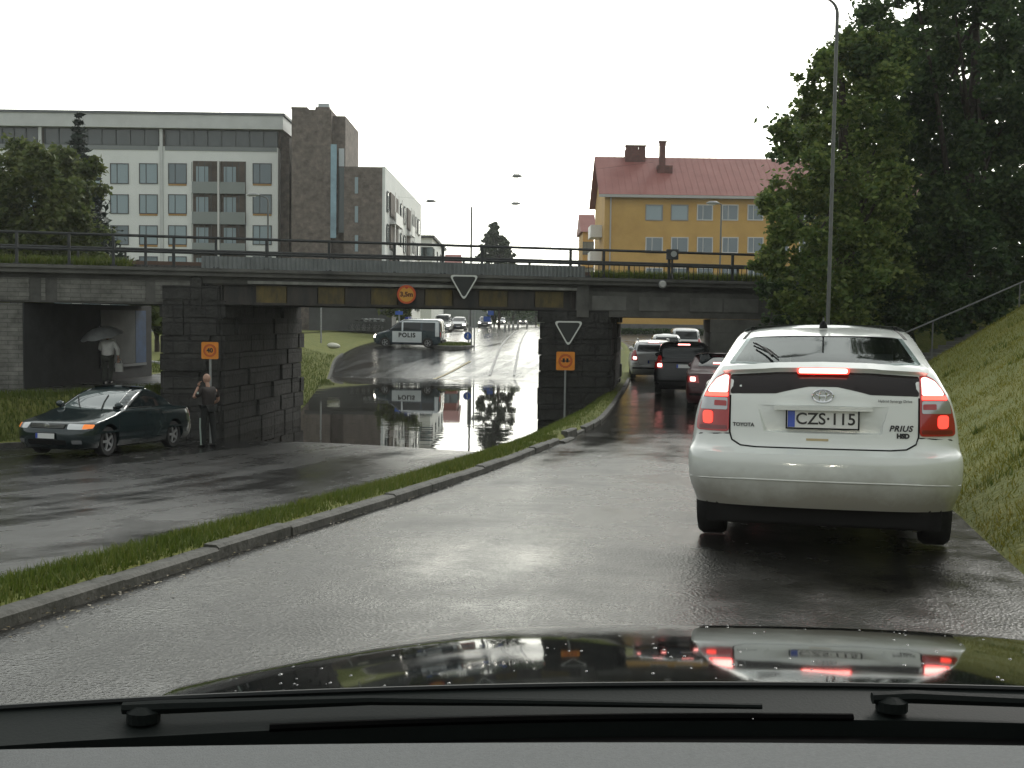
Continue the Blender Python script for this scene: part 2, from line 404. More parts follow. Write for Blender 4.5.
# ------------------------------------------------------------------ common materials
mat('tyre', (.018, .018, .018), .75, bump=.2, bscale=60)
mat('alloy', (.34, .345, .35), .35, metal=.3)
mat('black_matt', (.010, .010, .010), .6, spec=.15)
mat('black_paint', (.01, .01, .011), .45)
mat('plate_white', (.75, .76, .74), .45)
mat('plate_blue', (.03, .08, .45), .4)
mat('galv', (.33, .34, .34), .5, metal=.5, var=.15, vscale=8)
mat('dark_steel', (.03, .033, .033), .6, var=.4, vscale=6, bump=.2, bscale=30)
mat('glass_dark', (.012, .016, .017), .05, spec=.45)
mat('chrome', (.75, .76, .77), .12, metal=1)
MIRR = mat('mirror_black', (.014, .015, .016), .3, coat=1)

# ------------------------------------------------------------------ lie of the land
zA = pchip([-30, -10, 0, 7, 12, 18, 24, 30, 36, 42, 60, 80, 110], [1.4, .45, 0, -.32, -.55, -.79, -.97, -1.05, -1.03, -.98, -.9, -.4, 0])
zBc = pchip([-30, 0, 5, 10, 15, 20, 24.3, 26.5, 28, 31, 36, 45, 54, 61.5, 70, 77, 90, 110, 150, 400, 1500], [1.2, -.05, -.38, -.95, -1.45, -1.8, -1.99, -2.08, -2.17, -2.3, -2.5, -2.65, -2.5, -2.18, -1.42, -.86, -.45, -.2, 0, 0, 0])
ZW = -2.175
kpx = [(0, 631), (150, 582), (300, 533), (400, 502), (470, 478), (560, 443), (598, 425), (614, 407)]
kp = [onz(x, y, zA) for x, y in kpx]
d0 = (kp[1] - kp[0]); s0 = d0.x / d0.y
ka = [(-30, kp[0].x - s0 * .8 * (kp[0].y + 30))] + [(p.y, p.x) for p in kp] + [(42, kp[-1].x + (42 - kp[-1].y) * .14), (60, 6.6), (80, 8.0), (1500, 9)]
XAl = pchip([k[0] for k in ka], [k[1] for k in ka])
XAr = lambda y: XAl(y) + 4.95
def XBr(y):
    return pchip([-30, 0, 5, 10, 15, 20, 26.6, 30.7, 33.2, 41, 62, 100, 400, 1500], [XAl(-30) - 1.2, XAl(0) - 1.05, XAl(5) - 1.05, XAl(10) - 1.7, XAl(15) - 2.5, XAl(20) - 3.0, -.6, .75, 1.05, 2.0, 2.3, 3.0, 7.5, 24])(y)
XBl = pchip([-30, 15, 20, 25, 30, 37, 48, 62, 70, 100, 400, 1500], [-24, -14.6, -13.0, -11.6, -8.7, -7.1, -8.2, -10.2, -11.0, -8.5, -3.0, 14])
zP = pchip([-30, 10, 20, 26, 31, 36, 45, 60, 80, 1500], [1.2, -.3, -.8, -.86, -.86, -.85, -.5, .05, 0, 0])   # footpath level on the left
def zB(x, y): return zBc(y) - (.012 * (x + 3) if y < 45 else 0) * smooth(0, 20, y)
def bank_f(y): return .62 * (1 - smooth(24.2, 27.5, y) * .8)
YS = [-30, -20, -12, -8, -5, -3] + [i * .6 for i in range(-3, 112)] + [68 + i * 2 for i in range(1, 20)] + [115, 130, 150, 180, 230, 300, 400, 600, 900, 1500]
def row_terrain(y):
    bl, br, al, ar = XBl(y), XBr(y), XAl(y), XAr(y); zb, zr = zB(bl, y), zB(br, y); za = zA(y); zp = zP(y); o = []
    low = .1 if y < 160 else .04
    for x in (-900, -300, -120, -60, -40): o.append((x, y, zp + (.0 if y < 60 else .0)))
    rise = 1.0 if y < 40 else 1 + (y - 40) * .04
    for t in (8, 6, 5, 4, 3.4): o.append((bl - t - rise + 1, y, zp + .02 * math.sin(x + y)))
    for t in (1, .85, .7, .5, .3, .12, .0): o.append((bl - .16 - t * 2.4 * rise * (1 - .5 * smooth(20, 25, y) * (1 - smooth(38, 46, y))), y, (zb + .12) + (zp - zb - .12) * smooth(0, 1, t)))
    o.append((bl - .02, y, zb - low)); 
    for i in range(1, 9): x = bl + (br - bl) * i / 9; o.append((x, y, zB(x, y) - low))
    o.append((br + .01, y, zr - low)); o.append((br + .03, y, zr + .03))
    wdt = al - br; sh = min(.42, wdt * .6)
    for i in range(1, 9):
        x = br + .03 + (wdt - sh - .03) * i / 8; t = i / 8; o.append((x, y, zr + .03 + (za + .07 - zr - .03) * (t * .6 + .4 * smooth(0, 1, t))))
    o.append((al - .4, y, za + .09)); o.append((al - .12, y, za + .07)); o.append((al + .02, y, za - low))
    for i in range(1, 5): o.append((al + (ar - al) * i / 5, y, za - low))
    o.append((ar - .1, y, za - low)); o.append((ar + .05, y, za + .02))
    k = bank_f(y); far = 1 - smooth(60, 75, y)
    for t in (.4, .9, 1.5, 2.2, 3, 4, 5, 6.5, 8, 12): 
        o.append((ar + t, y, za + .02 + min(k * t * smooth(0, .9, t + .35), 3.2) * far + .05 * noise.noise((ar + t, y * .8, 0)) * far))
    for x in (40, 70, 120, 300, 900): o.append((max(x, ar + 13), y, za + .02 + min(k * 12, 3.2) * far))
    return o
# ground material: grass and soil
def ground_mat():
    m = bpy.data.materials.new('turf_soil'); m.use_nodes = True; nt = m.node_tree; N = nt.nodes; L = nt.links; b = N['Principled BSDF']
    g = N.new('ShaderNodeNewGeometry')
    n1 = N.new('ShaderNodeTexNoise'); n1.inputs['Scale'].default_value = 1.1; n1.inputs['Detail'].default_value = 8; n1.inputs['Roughness'].default_value = .7; L.new(g.outputs['Position'], n1.inputs[0])
    n2 = N.new('ShaderNodeTexNoise'); n2.inputs['Scale'].default_value = 14; n2.inputs['Detail'].default_value = 6; L.new(g.outputs['Position'], n2.inputs[0])
    r = N.new('ShaderNodeValToRGB'); e = r.color_ramp.elements; e[0].position = .32; e[0].color = (.07, .10, .015, 1); e[1].position = .7; e[1].color = (.2, .185, .045, 1); q = e.new(.5); q.color = (.13, .145, .028, 1)
    ad = N.new('ShaderNodeMath'); ad.operation = 'ADD'; ml = N.new('ShaderNodeMath'); ml.operation = 'MULTIPLY'; ml.inputs[1].default_value = .5
    L.new(n1.outputs['Fac'], ad.inputs[0]); L.new(n2.outputs['Fac'], ad.inputs[1]); L.new(ad.outputs[0], ml.inputs[0]); L.new(ml.outputs[0], r.inputs[0]); L.new(r.outputs[0], b.inputs['Base Color'])
    bp = N.new('ShaderNodeBump'); bp.inputs['Strength'].default_value = .8; bp.inputs['Distance'].default_value = .05; L.new(n2.outputs['Fac'], bp.inputs['Height']); L.new(bp.outputs[0], b.inputs['Normal']); b.inputs['Roughness'].default_value = .9
    return m
GROUND = ground_mat()
tag(grid('ground', [row_terrain(y) for y in YS], GROUND), kind='structure')
# wet asphalt
def asphalt(name, base, wet0, wet1, heading, tracks=.5, seed=0.0, dip=None):
    m = bpy.data.materials.new(name); m.use_nodes = True; nt = m.node_tree; N = nt.nodes; L = nt.links; b = N['Principled BSDF']
    g = N.new('ShaderNodeNewGeometry')
    mp = N.new('ShaderNodeMapping'); mp.inputs['Rotation'].default_value = (0, 0, heading); mp.inputs['Location'].default_value = (seed, seed, 0); L.new(g.outputs['Position'], mp.inputs[0])
    st = N.new('ShaderNodeMapping'); st.inputs['Scale'].default_value = (1.0, .055, 1); L.new(mp.outputs[0], st.inputs[0])
    tr = N.new('ShaderNodeTexNoise'); tr.inputs['Scale'].default_value = 1.15; tr.inputs['Detail'].default_value = 5; tr.inputs['Roughness'].default_value = .62; L.new(st.outputs[0], tr.inputs[0])
    pa = N.new('ShaderNodeTexNoise'); pa.inputs['Scale'].default_value = .8; pa.inputs['Detail'].default_value = 7; pa.inputs['Roughness'].default_value = .68; L.new(g.outputs['Position'], pa.inputs[0])
    gr = N.new('ShaderNodeTexVoronoi'); gr.inputs['Scale'].default_value = 55; L.new(g.outputs['Position'], gr.inputs[0])
    gm = N.new('ShaderNodeTexNoise'); gm.inputs['Scale'].default_value = 24; gm.inputs['Detail'].default_value = 6; gm.inputs['Roughness'].default_value = .7; L.new(g.outputs['Position'], gm.inputs[0])
    mxf = N.new('ShaderNodeMix'); mxf.data_type = 'FLOAT'; mxf.inputs[0].default_value = tracks; L.new(pa.outputs['Fac'], mxf.inputs[2]); L.new(tr.outputs['Fac'], mxf.inputs[3])
    # water film: smoother where the film is thick
    rr = N.new('ShaderNodeMapRange'); rr.inputs['From Min'].default_value = .36; rr.inputs['From Max'].default_value = .62; rr.inputs['To Min'].default_value = wet0; rr.inputs['To Max'].default_value = wet1; L.new(mxf.outputs[0], rr.inputs['Value']); L.new(rr.outputs[0], b.inputs['Roughness'])
    if dip:      # rain water gathers where the road is lowest
        sp_ = N.new('ShaderNodeSeparateXYZ'); L.new(g.outputs['Position'], sp_.inputs[0]); dp = N.new('ShaderNodeMapRange'); dp.inputs['From Min'].default_value = dip[0]; dp.inputs['From Max'].default_value = dip[1]; dp.inputs['To Min'].default_value = 1; dp.inputs['To Max'].default_value = dip[2]; L.new(sp_.outputs[1], dp.inputs[0])
        rm = N.new('ShaderNodeMath'); rm.operation = 'MULTIPLY'; L.new(rr.outputs[0], rm.inputs[0]); L.new(dp.outputs[0], rm.inputs[1]); L.new(rm.outputs[0], b.inputs['Roughness'])
    cr = N.new('ShaderNodeValToRGB'); cr.color_ramp.elements[0].position = .35; cr.color_ramp.elements[0].color = tuple(v * .55 for v in base) + (1,); cr.color_ramp.elements[1].position = .66; cr.color_ramp.elements[1].color = tuple(v * 1.35 for v in base) + (1,); L.new(mxf.outputs[0], cr.inputs[0])
    sp = N.new('ShaderNodeMix'); sp.data_type = 'RGBA'; sp.blend_type = 'MULTIPLY'; sp.inputs[0].default_value = .6; L.new(cr.outputs[0], sp.inputs[6]); L.new(gr.outputs['Color'], sp.inputs[7]); 
    bw = N.new('ShaderNodeRGBToBW'); L.new(gr.outputs['Color'], bw.inputs[0]); L.new(bw.outputs[0], sp.inputs[7]); L.new(sp.outputs[2], b.inputs['Base Color'])
    hgt = N.new('ShaderNodeMath'); hgt.operation = 'ADD'; L.new(gr.outputs['Distance'], hgt.inputs[0]); L.new(gm.outputs['Fac'], hgt.inputs[1])
    bst = N.new('ShaderNodeMapRange'); bst.inputs['From Min'].default_value = .36; bst.inputs['From Max'].default_value = .62; bst.inputs['To Min'].default_value = .08; bst.inputs['To Max'].default_value = .42; L.new(mxf.outputs[0], bst.inputs['Value'])
    bp = N.new('ShaderNodeBump'); bp.inputs['Distance'].default_value = .012; 
    if dip: bm_ = N.new('ShaderNodeMath'); bm_.operation = 'MULTIPLY'; L.new(bst.outputs[0], bm_.inputs[0]); L.new(dp.outputs[0], bm_.inputs[1]); L.new(bm_.outputs[0], bp.inputs['Strength'])
    else: L.new(bst.outputs[0], bp.inputs['Strength'])
    L.new(hgt.outputs[0], bp.inputs['Height']); L.new(bp.outputs[0], b.inputs['Normal'])
    b.inputs['Specular IOR Level'].default_value = .5
    return m
AS_A = asphalt('wet_asphalt_lane', (.026, .025, .022), .11, .38, R(14), .35, 0.0, (13, 24, .4))
AS_B = asphalt('wet_asphalt_main', (.03, .03, .029), .08, .38, R(13), .6, 3.3, (54, 66, .72))
AS_P = asphalt('wet_asphalt_path', (.07, .07, .066), .2, .5, 0, .2, 9.1)
YA = [y for y in YS if -30 <= y <= 92]
tag(grid('road', [[(XAl(y) + (XAr(y) - XAl(y)) * i / 16, y, zA(y) + .012 * math.sin(math.pi * i / 16)) for i in range(17)] for y in YA], AS_A), kind='structure')
def rowB(y):
    l, r = XBl(y), XBr(y); return [(l + (r - l) * i / 24, y, zB(l + (r - l) * i / 24, y) + .03 * math.sin(math.pi * i / 24)) for i in range(25)]
tag(grid('road', [rowB(y) for y in YS], AS_B), kind='structure')
# side street joining from the left behind the bridge, forecourt between the streets
def sheet(name, poly_rows, m): tag(grid(name, poly_rows, m), kind='structure')
sheet('side_street', [[(x, y, max(zP(y), -.9 + (77 - 77) * .03) + .02 + (zB(XBl(y), y) - zP(y)) * smooth(-24, XBl(y), x)) for x in [-90, -60, -40, -30, -24, -20, -17, -14, XBl(y) + .05]] for y in (71, 73, 75, 77, 79, 81, 83, 85)], AS_B)
sheet('forecourt', [[(XBr(y) + .2 + (46 - XBr(y)) * i / 20, y, (zA(y) + .06) * smooth(0, .1, i / 20) + (zB(XBr(y), y) + .06) * (1 - smooth(0, .1, i / 20))) for i in range(21)] for y in range(70, 103, 2)], AS_P)
# footpath on the left running through the small tunnel
PATH = [(-60, 22, -.8), (-24, 24.0, 0), (-18, 25.6, 0), (-15, 26.8, 0), (-13.2, 28.0, 0), (-12.0, 29.6, 0), (-11.4, 31.5, 0), (-10.9, 35, 0), (-10.6, 40, 0), (-11, 47, 0), (-14, 58, 0), (-19, 70, 0)]
def pathx(y): return pchip([p[1] for p in PATH], [p[0] for p in PATH])(y)
prow = []
for i in range(len(PATH) * 4 - 3):
    a = PATH[i // 4]; b = PATH[min(i // 4 + 1, len(PATH) - 1)]; f = (i % 4) / 4; c0 = Vector((a[0] + (b[0] - a[0]) * f, a[1] + (b[1] - a[1]) * f, 0)); d_ = Vector((b[0] - a[0], b[1] - a[1], 0)) if a != b else Vector((0, 1, 0)); d_.normalize(); nn = Vector((d_.y, -d_.x, 0))
    prow.append([(c0 + nn * o)[:2] + (zP((c0 + nn * o).y) + .035,) for o in (-1.15, -.6, 0, .6, 1.15)])
sheet('footpath', prow, AS_P)
# flood water lying in the dip
def water_mat():
    m = bpy.data.materials.new('flood_water'); m.use_nodes = True; nt = m.node_tree; N = nt.nodes; L = nt.links; b = N['Principled BSDF']
    b.inputs['Base Color'].default_value = (.018, .016, .012, 1); b.inputs['Roughness'].default_value = .02; b.inputs['IOR'].default_value = 1.33; b.inputs['Specular IOR Level'].default_value = .9
    g = N.new('ShaderNodeNewGeometry'); mp = N.new('ShaderNodeMapping'); mp.inputs['Scale'].default_value = (.35, 1.0, 1); L.new(g.outputs['Position'], mp.inputs[0])
    n = N.new('ShaderNodeTexNoise'); n.inputs['Scale'].default_value = .8; n.inputs['Detail'].default_value = 4; n.inputs['Roughness'].default_value = .5; L.new(mp.outputs[0], n.inputs[0])
    n2 = N.new('ShaderNodeTexNoise'); n2.inputs['Scale'].default_value = .12; L.new(g.outputs['Position'], n2.inputs[0])
    mr = N.new('ShaderNodeMapRange'); mr.inputs['From Min'].default_value = .45; mr.inputs['From Max'].default_value = .60; mr.inputs['To Min'].default_value = .03; mr.inputs['To Max'].default_value = .34; L.new(n2.outputs['Fac'], mr.inputs[0])
    bp = N.new('ShaderNodeBump'); bp.inputs['Distance'].default_value = .03; L.new(mr.outputs[0], bp.inputs['Strength']); L.new(n.outputs['Fac'], bp.inputs['Height']); L.new(bp.outputs[0], b.inputs['Normal'])
    return m
wy = [y for y in YS if 22 <= y <= 66]
tag(grid('flood_water', [[(XBl(y) - .45 + (XBr(y) + .9 - XBl(y)) * i / 10, y, ZW) for i in range(11)] for y in wy], water_mat()), kind='structure')
# worn yellow line beyond the water, beside the island
ym = mat('worn_yellow_paint', (.42, .33, .12), .5, col2=(.2, .17, .1), vscale=3)
pl = [onz(434, 380, zBc), onz(470, 362, zBc)]; pl = [pl[0].lerp(pl[1], i / 8) for i in range(9)]
grid_rows = []
for p in pl: grid_rows.append([(p.x - .09, p.y, zB(p.x, p.y) + .05), (p.x + .09, p.y, zB(p.x, p.y) + .05)])
tag(grid('lane_line', grid_rows, ym), kind='structure')
wm_ = mat('worn_white_paint', (.3, .3, .29), .4, col2=(.06, .06, .06), vscale=2)
for k, (xa, xb) in enumerate(((-1.3, .6), (.1, 1.6))):
    tag(grid('lane_line', [[(xa + (xb - xa) * t + o, 63 + 60 * t, zB(xa, 63 + 60 * t) + .05) for o in (-.07, .07)] for t in [i / 20 for i in range(21)]], wm_), kind='structure')
# kerb stones along our lane
STONE = mat('kerb_granite', (.03, .031, .024), .7, col2=(.115, .112, .10), vscale=4, bump=.6, bscale=22)
kb = MB(); y = -6.0; rk = random.Random(3)
def kerb_at(y): return Vector((XAl(y), y, zA(y)))
while y < 40:
    a = kerb_at(y); nx = y + (.98 if y < 20 else 1.2); b = kerb_at(nx); t = (b - a).normalized(); nrm = Vector((t.y, -t.x, 0)); j = rk.uniform(-.009, .009); h = .076 + rk.uniform(-.009, .009); g = t * .003
    if 17.5 < y < 21.5: j += rk.uniform(-.10, .12); h += rk.uniform(-.05, .06)
    a = a + nrm * j + g; b = b + nrm * (j + rk.uniform(-.008, .008)) - g; o = -nrm * .11; c = nrm * .022
    lo = Vector((0, 0, -.12)); hi = Vector((0, 0, h)); hm = Vector((0, 0, h - .018))
    ring = lambda p: [p + o + lo, p + o + hi, p + hi - c, p + hm, p + lo]
    kb.add(ring(a) + ring(b), [(0, 1, 6, 5), (1, 2, 7, 6), (2, 3, 8, 7), (3, 4, 9, 8), (4, 3, 2, 1, 0), (5, 6, 7, 8, 9)])
    y = nx
tag(kb.build('kerb', STONE), kind='structure')
kb = MB(); y = 10.0
while y < 84:
    if not (31 < y < 37):
        a = Vector((XBl(y), y, zB(XBl(y), y))); b = Vector((XBl(y + 1.5), y + 1.5, zB(XBl(y + 1.5), y + 1.5))); o = Vector((-.15, 0, 0)); lo = Vector((0, 0, -.1)); hi = Vector((0, 0, .12))
        if not (71 < y < 84): kb.add([a + o + lo, a + o + hi, a + hi, a + lo, b + o + lo, b + o + hi, b + hi, b + lo], [(0, 1, 5, 4), (1, 2, 6, 5), (2, 3, 7, 6), (3, 2, 1, 0), (4, 5, 6, 7)])
    y += 1.5
tag(kb.build('kerb', STONE), kind='structure')

# ------------------------------------------------------------------ grass (stuff): real blades
def blades(name, pts, hmin, hmax, wd, m, seed, lean=.5):
    r = np.random.default_rng(seed); pts = np.asarray(pts); n = len(pts); a = r.uniform(0, 6.283, n); h = r.uniform(hmin, hmax, n); w_ = wd * r.uniform(.6, 1.3, n)
    dx, dy = np.cos(a) * w_, np.sin(a) * w_; la = r.uniform(0, 6.283, n); ll = h * r.uniform(0, lean, n)
    A = pts + np.stack([-dx, -dy, 0 * h - .01], 1); B = pts + np.stack([dx, dy, 0 * h - .01], 1); C = pts + np.stack([np.cos(la) * ll, np.sin(la) * ll, h], 1)
    V = np.empty((n * 3, 3)); V[0::3] = A; V[1::3] = B; V[2::3] = C
    return tag(tris_mesh(name, V, np.arange(n * 3).reshape(n, 3), m), kind='stuff')
def leafy(name, c0, c1, c2, sc=.8, rough=.55, trans=.25):
    m = bpy.data.materials.new(name); m.use_nodes = True; nt = m.node_tree; N = nt.nodes; L = nt.links; b = N['Principled BSDF']
    g = N.new('ShaderNodeNewGeometry'); n = N.new('ShaderNodeTexNoise'); n.inputs['Scale'].default_value = sc; n.inputs['Detail'].default_value = 3; L.new(g.outputs['Position'], n.inputs[0])
    ra = N.new('ShaderNodeMath'); ra.operation = 'MULTIPLY_ADD'; ra.inputs[1].default_value = .45; L.new(g.outputs['Random Per Island'], ra.inputs[0]); 
    hf = N.new('ShaderNodeMath'); hf.operation = 'MULTIPLY'; hf.inputs[1].default_value = .6; L.new(n.outputs['Fac'], hf.inputs[0]); L.new(hf.outputs[0], ra.inputs[2])
    r = N.new('ShaderNodeValToRGB'); e = r.color_ramp.elements; e[0].position = .2; e[0].color = tuple(c0) + (1,); e[1].position = .85; e[1].color = tuple(c2) + (1,); q = e.new(.5); q.color = tuple(c1) + (1,)
    L.new(ra.outputs[0], r.inputs[0]); L.new(r.outputs[0], b.inputs['Base Color']); b.inputs['Roughness'].default_value = rough; b.inputs['Specular IOR Level'].default_value = .3
    t = N.new('ShaderNodeBsdfTranslucent'); L.new(r.outputs[0], t.inputs[0]); ms = N.new('ShaderNodeMixShader'); ms.inputs[0].default_value = trans; L.new(b.outputs[0], ms.inputs[1]); L.new(t.outputs[0], ms.inputs[2]); L.new(ms.outputs[0], N['Material Output'].inputs[0])
    return m
GR = leafy('grass_green', (.055, .085, .012), (.095, .135, .02), (.16, .17, .042), 1.2)
GD = leafy('grass_dry', (.12, .14, .018), (.20, .20, .03), (.30, .26, .055), .9)
rg = random.Random(11)
def terr(x, y):
    bl, br, al, ar = XBl(y), XBr(y), XAl(y), XAr(y); rw = row_terrain(y); xs = [p[0] for p in rw]; return float(np.interp(x, xs, [p[2] for p in rw]))
class Rows:
    def __init__(s): s.c = {}
    def z(s, x, y):
        k = round(y / .15) * .15
        if k not in s.c: rw = row_terrain(k); s.c[k] = ([p[0] for p in rw], [p[2] for p in rw])
        a = s.c[k]; return float(np.interp(x, a[0], a[1]))
TR = Rows()
pts = []
for i in range(52000):
    y = 4.4 * (33 / 4.4) ** rg.random() if rg.random() < .75 else rg.uniform(12, 33); l, r = XBr(y), XAl(y); wdt = min(r - l - .3, .66 if y < 18 else 9); x = r - .10 - wdt * rg.random() ** .8
    if noise.noise((x * 1.3, y * 1.3, 3)) < -.35 and rg.random() < .7: continue
    pts.append((x, y, TR.z(x, y)))
blades('grass', pts, .02, .085, .006, GR, 1, .9)
pts = []
for i in range(130000):
    y = rg.uniform(5.5, 27) if rg.random() < .5 else 5.5 * (27 / 5.5) ** rg.random(); x = XAr(y) + .02 + 6.5 * rg.random()
    if x / y > .56: continue
    if noise.noise((x * .9, y * .9, 8)) < -.3 and rg.random() < .6: continue
    pts.append((x, y, TR.z(x, y)))
blades('grass', pts, .015, .065, .006, GD, 2, 1.3)
pts = []
for i in range(30000):
    y = rg.uniform(19, 31); x = XBl(y) - .2 - 3.2 * rg.random()
    if abs(x - pathx(y)) < 1.5 or (x < -11.4 and y > 25.4 + (x + 18) * .38): continue
    pts.append((x, y, TR.z(x, y)))
for i in range(24000):
    y = rg.uniform(38, 70); x = XBl(y) - .2 - 6 * rg.random()
    if abs(x - pathx(y)) < 1.3: continue
    pts.append((x, y, TR.z(x, y)))
blades('grass', pts, .05, .2, .014, GR, 3)

# wet leaves and grit washed along the kerb
lv = []; lf = []; q = random.Random(41)
for i in range(520):
    y = 4.2 * (26 / 4.2) ** q.random(); x = XAl(y) + .01 + abs(q.gauss(0, .13)); z = zA(y) + .016 + q.random() * .006; s_ = q.uniform(.005, .017); a = q.uniform(0, 6.28); c_, d_ = math.cos(a) * s_, math.sin(a) * s_; k = len(lv)
    lv += [(x - c_, y - d_, z), (x + d_ * .6, y - c_ * .6, z + .004), (x + c_, y + d_, z + .003), (x - d_ * .6, y + c_ * .6, z + .005)]; lf.append((k, k + 1, k + 2, k + 3))
tag(tris_mesh('leaf_litter', lv, lf, leafy('wet_leaf_litter', (.05, .045, .02), (.10, .07, .03), (.22, .19, .10), 3, .35, 0)), kind='stuff')
# faint haze volume over the whole place, added to lift the far darks
hz = MB(); hz.bx(-960, 960, -45, 1540, -5.5, 40); hm = bpy.data.materials.new('added_haze'); hm.use_nodes = True; hn = hm.node_tree; hn.nodes.remove(hn.nodes['Principled BSDF']); pvn = hn.nodes.new('ShaderNodeVolumePrincipled'); pvn.inputs['Color'].default_value = (.9, .92, .92, 1); pvn.inputs['Density'].default_value = .00045; pvn.inputs['Anisotropy'].default_value = .3; hn.links.new(pvn.outputs[0], hn.nodes['Material Output'].inputs['Volume'])
ho_ = hz.build('haze', hm); tag(ho_, kind='stuff')
cy.volume_bounces = 0

# taller weeds in clumps on the bank and along the verge
wp = []; ws = []; q = random.Random(61)
for i in range(150):
    bank = q.random() < .62
    if bank: y = 6 + 20 * q.random() ** 1.4; x = XAr(y) + .15 + 4.5 * q.random() ** 1.2; R_ = q.uniform(.06, .22)
    else: y = 5 + 26 * q.random() ** 1.6; x = XAl(y) - .16 - .4 * q.random() * (1 if y < 18 else 5); R_ = q.uniform(.03, .10)
    for k in range(q.randint(14, 60)):
        a = q.uniform(0, 6.283); r_ = R_ * q.random() ** .6; (wp if bank else ws).append((x + r_ * math.cos(a), y + r_ * math.sin(a), TR.z(x + r_ * math.cos(a), y + r_ * math.sin(a))))
WG = leafy('weed_green', (.04, .075, .012), (.10, .14, .022), (.26, .24, .06), 2.0)
blades('weeds', wp, .04, .13, .009, WG, 62, .9); blades('weeds', ws, .03, .085, .006, WG, 63, 1.1)
# ------------------------------------------------------------------ railway bridge
E = Vector((.9661, .258, 0)); H = Vector((math.sin(R(8)), math.cos(R(8)), 0)); F0 = Vector((0, 32.15, 0)); NB = Vector((.258, -.9661, 0))
def sx(px, z=None):
    """distance along the bridge face of the sight line through picture column px (taken near the horizon)"""
    k = ray(px, 310 + .014 * (px - 512)); kk = k.x / k.y; Y = 32.15 / (1 - .267 * kk); return kk * Y / .9661
def BP(s, t=0, n=0): return F0 + E * s + H * t + NB * n
DEP = 6.6
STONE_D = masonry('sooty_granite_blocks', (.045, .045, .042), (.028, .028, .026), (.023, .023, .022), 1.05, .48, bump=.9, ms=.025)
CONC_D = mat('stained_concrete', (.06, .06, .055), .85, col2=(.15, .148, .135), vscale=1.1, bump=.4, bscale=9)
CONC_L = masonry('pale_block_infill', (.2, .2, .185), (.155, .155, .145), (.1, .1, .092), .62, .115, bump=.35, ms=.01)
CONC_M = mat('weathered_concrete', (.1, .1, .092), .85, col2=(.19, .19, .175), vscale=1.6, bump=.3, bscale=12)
STEEL_B = mat('painted_girder_steel', (.016, .018, .018), .65, col2=(.06, .05, .04), vscale=1.6, bump=.2, bscale=15, stretch=(2.2, 2.2, .5))
YEL = mat('grimy_yellow_paint', (.15, .11, .03), .7, col2=(.035, .032, .02), vscale=2.6, stretch=(1.6, 1.6, .6))
SHEET = mat('corrugated_sheet_grey', (.2, .215, .215), .5, var=.25, vscale=1.5, metal=.2)
bridge = thing('railway_bridge', 'dark railway bridge on stone abutments with striped girder crossing over the flooded road', 'bridge', BP(0))
OFF = -BP(0)
def bb(m, s0, s1, t0, t1, z0, z1, n=0):
    """a block following the skewed bridge axes; n pushes it out of the face"""
    p = [BP(s0, t0, n) + OFF, BP(s1, t0, n) + OFF, BP(s1, t1) + OFF, BP(s0, t1) + OFF]; return m.prism([(q.x, q.y) for q in p], z0, z1)
sL, sA, sB_, sC, sD_, sE_, sR = sx(-160), sx(22), sx(165), sx(219), sx(543), sx(609), sx(711)
sEnd = sx(800) + 4
ZD, ZT = 2.08, 2.42       # underside and top of the edge beam
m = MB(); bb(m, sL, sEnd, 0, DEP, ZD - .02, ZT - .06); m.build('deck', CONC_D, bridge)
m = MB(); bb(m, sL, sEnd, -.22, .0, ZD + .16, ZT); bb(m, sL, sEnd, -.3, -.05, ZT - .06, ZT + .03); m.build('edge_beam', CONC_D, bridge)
# abutments and pier in rough courses
def rough_pier(name, s0, s1, z0, z1, mm, t1=DEP, jit=.07, seed=1, batter=0):
    r = random.Random(seed); m = MB(); z = z0; h = .48
    while z < z1 - .02:
        zz = min(z + h - .012, z1); j = [r.uniform(-jit, jit * .3) for _ in range(4)]; b = batter * (z1 - z)
        bb(m, s0 + j[0], s1 - j[1] + b, -.02 + j[2], t1, z, zz); z += h
    bb(m, s0 + .06, s1 - .06, .08, t1 - .05, z0, z1)
    if jit > .05:      # single quarry-faced blocks standing proud of the courses, front and flanks
        z = z0 + (int((-2.4 - z0) / h)) * h
        while z < z1 - .02:
            zz = min(z + h - .02, z1 - .004); s = s0 - .02
            while s < s1 - .1:
                e = min(s + r.uniform(.5, 1.15), s1); p_ = r.uniform(.03, .15); bb(m, s + .012, e - .012, -.03 - p_, .1, z + r.uniform(0, .015), zz); s = e
            for sd, sg in ((s0, -1), (s1, 1)):
                t = .05
                while t < t1 - .2:
                    e = min(t + r.uniform(.5, 1.2), t1); p_ = r.uniform(.02, .13); bb(m, sd - (p_ + .04 if sg < 0 else .1), sd + (.1 if sg < 0 else p_ + .04), t + .012, e - .012, z + r.uniform(0, .015), zz); t = e
            z += h
    return m.build(name, mm, bridge)
rough_pier('abutment', sB_, sC, -3.2, 1.98, STONE_D, seed=4)
rough_pier('pier', sD_, sE_, -3.2, 1.485, STONE_D, seed=5, jit=.13)
rough_pier('abutment', sR, sEnd, -2.0, 1.28, CONC_M, seed=6, jit=.02)
m = MB(); bb(m, sL, sA, 0, DEP, -2, 1.44); m.build('abutment', CONC_L, bridge)
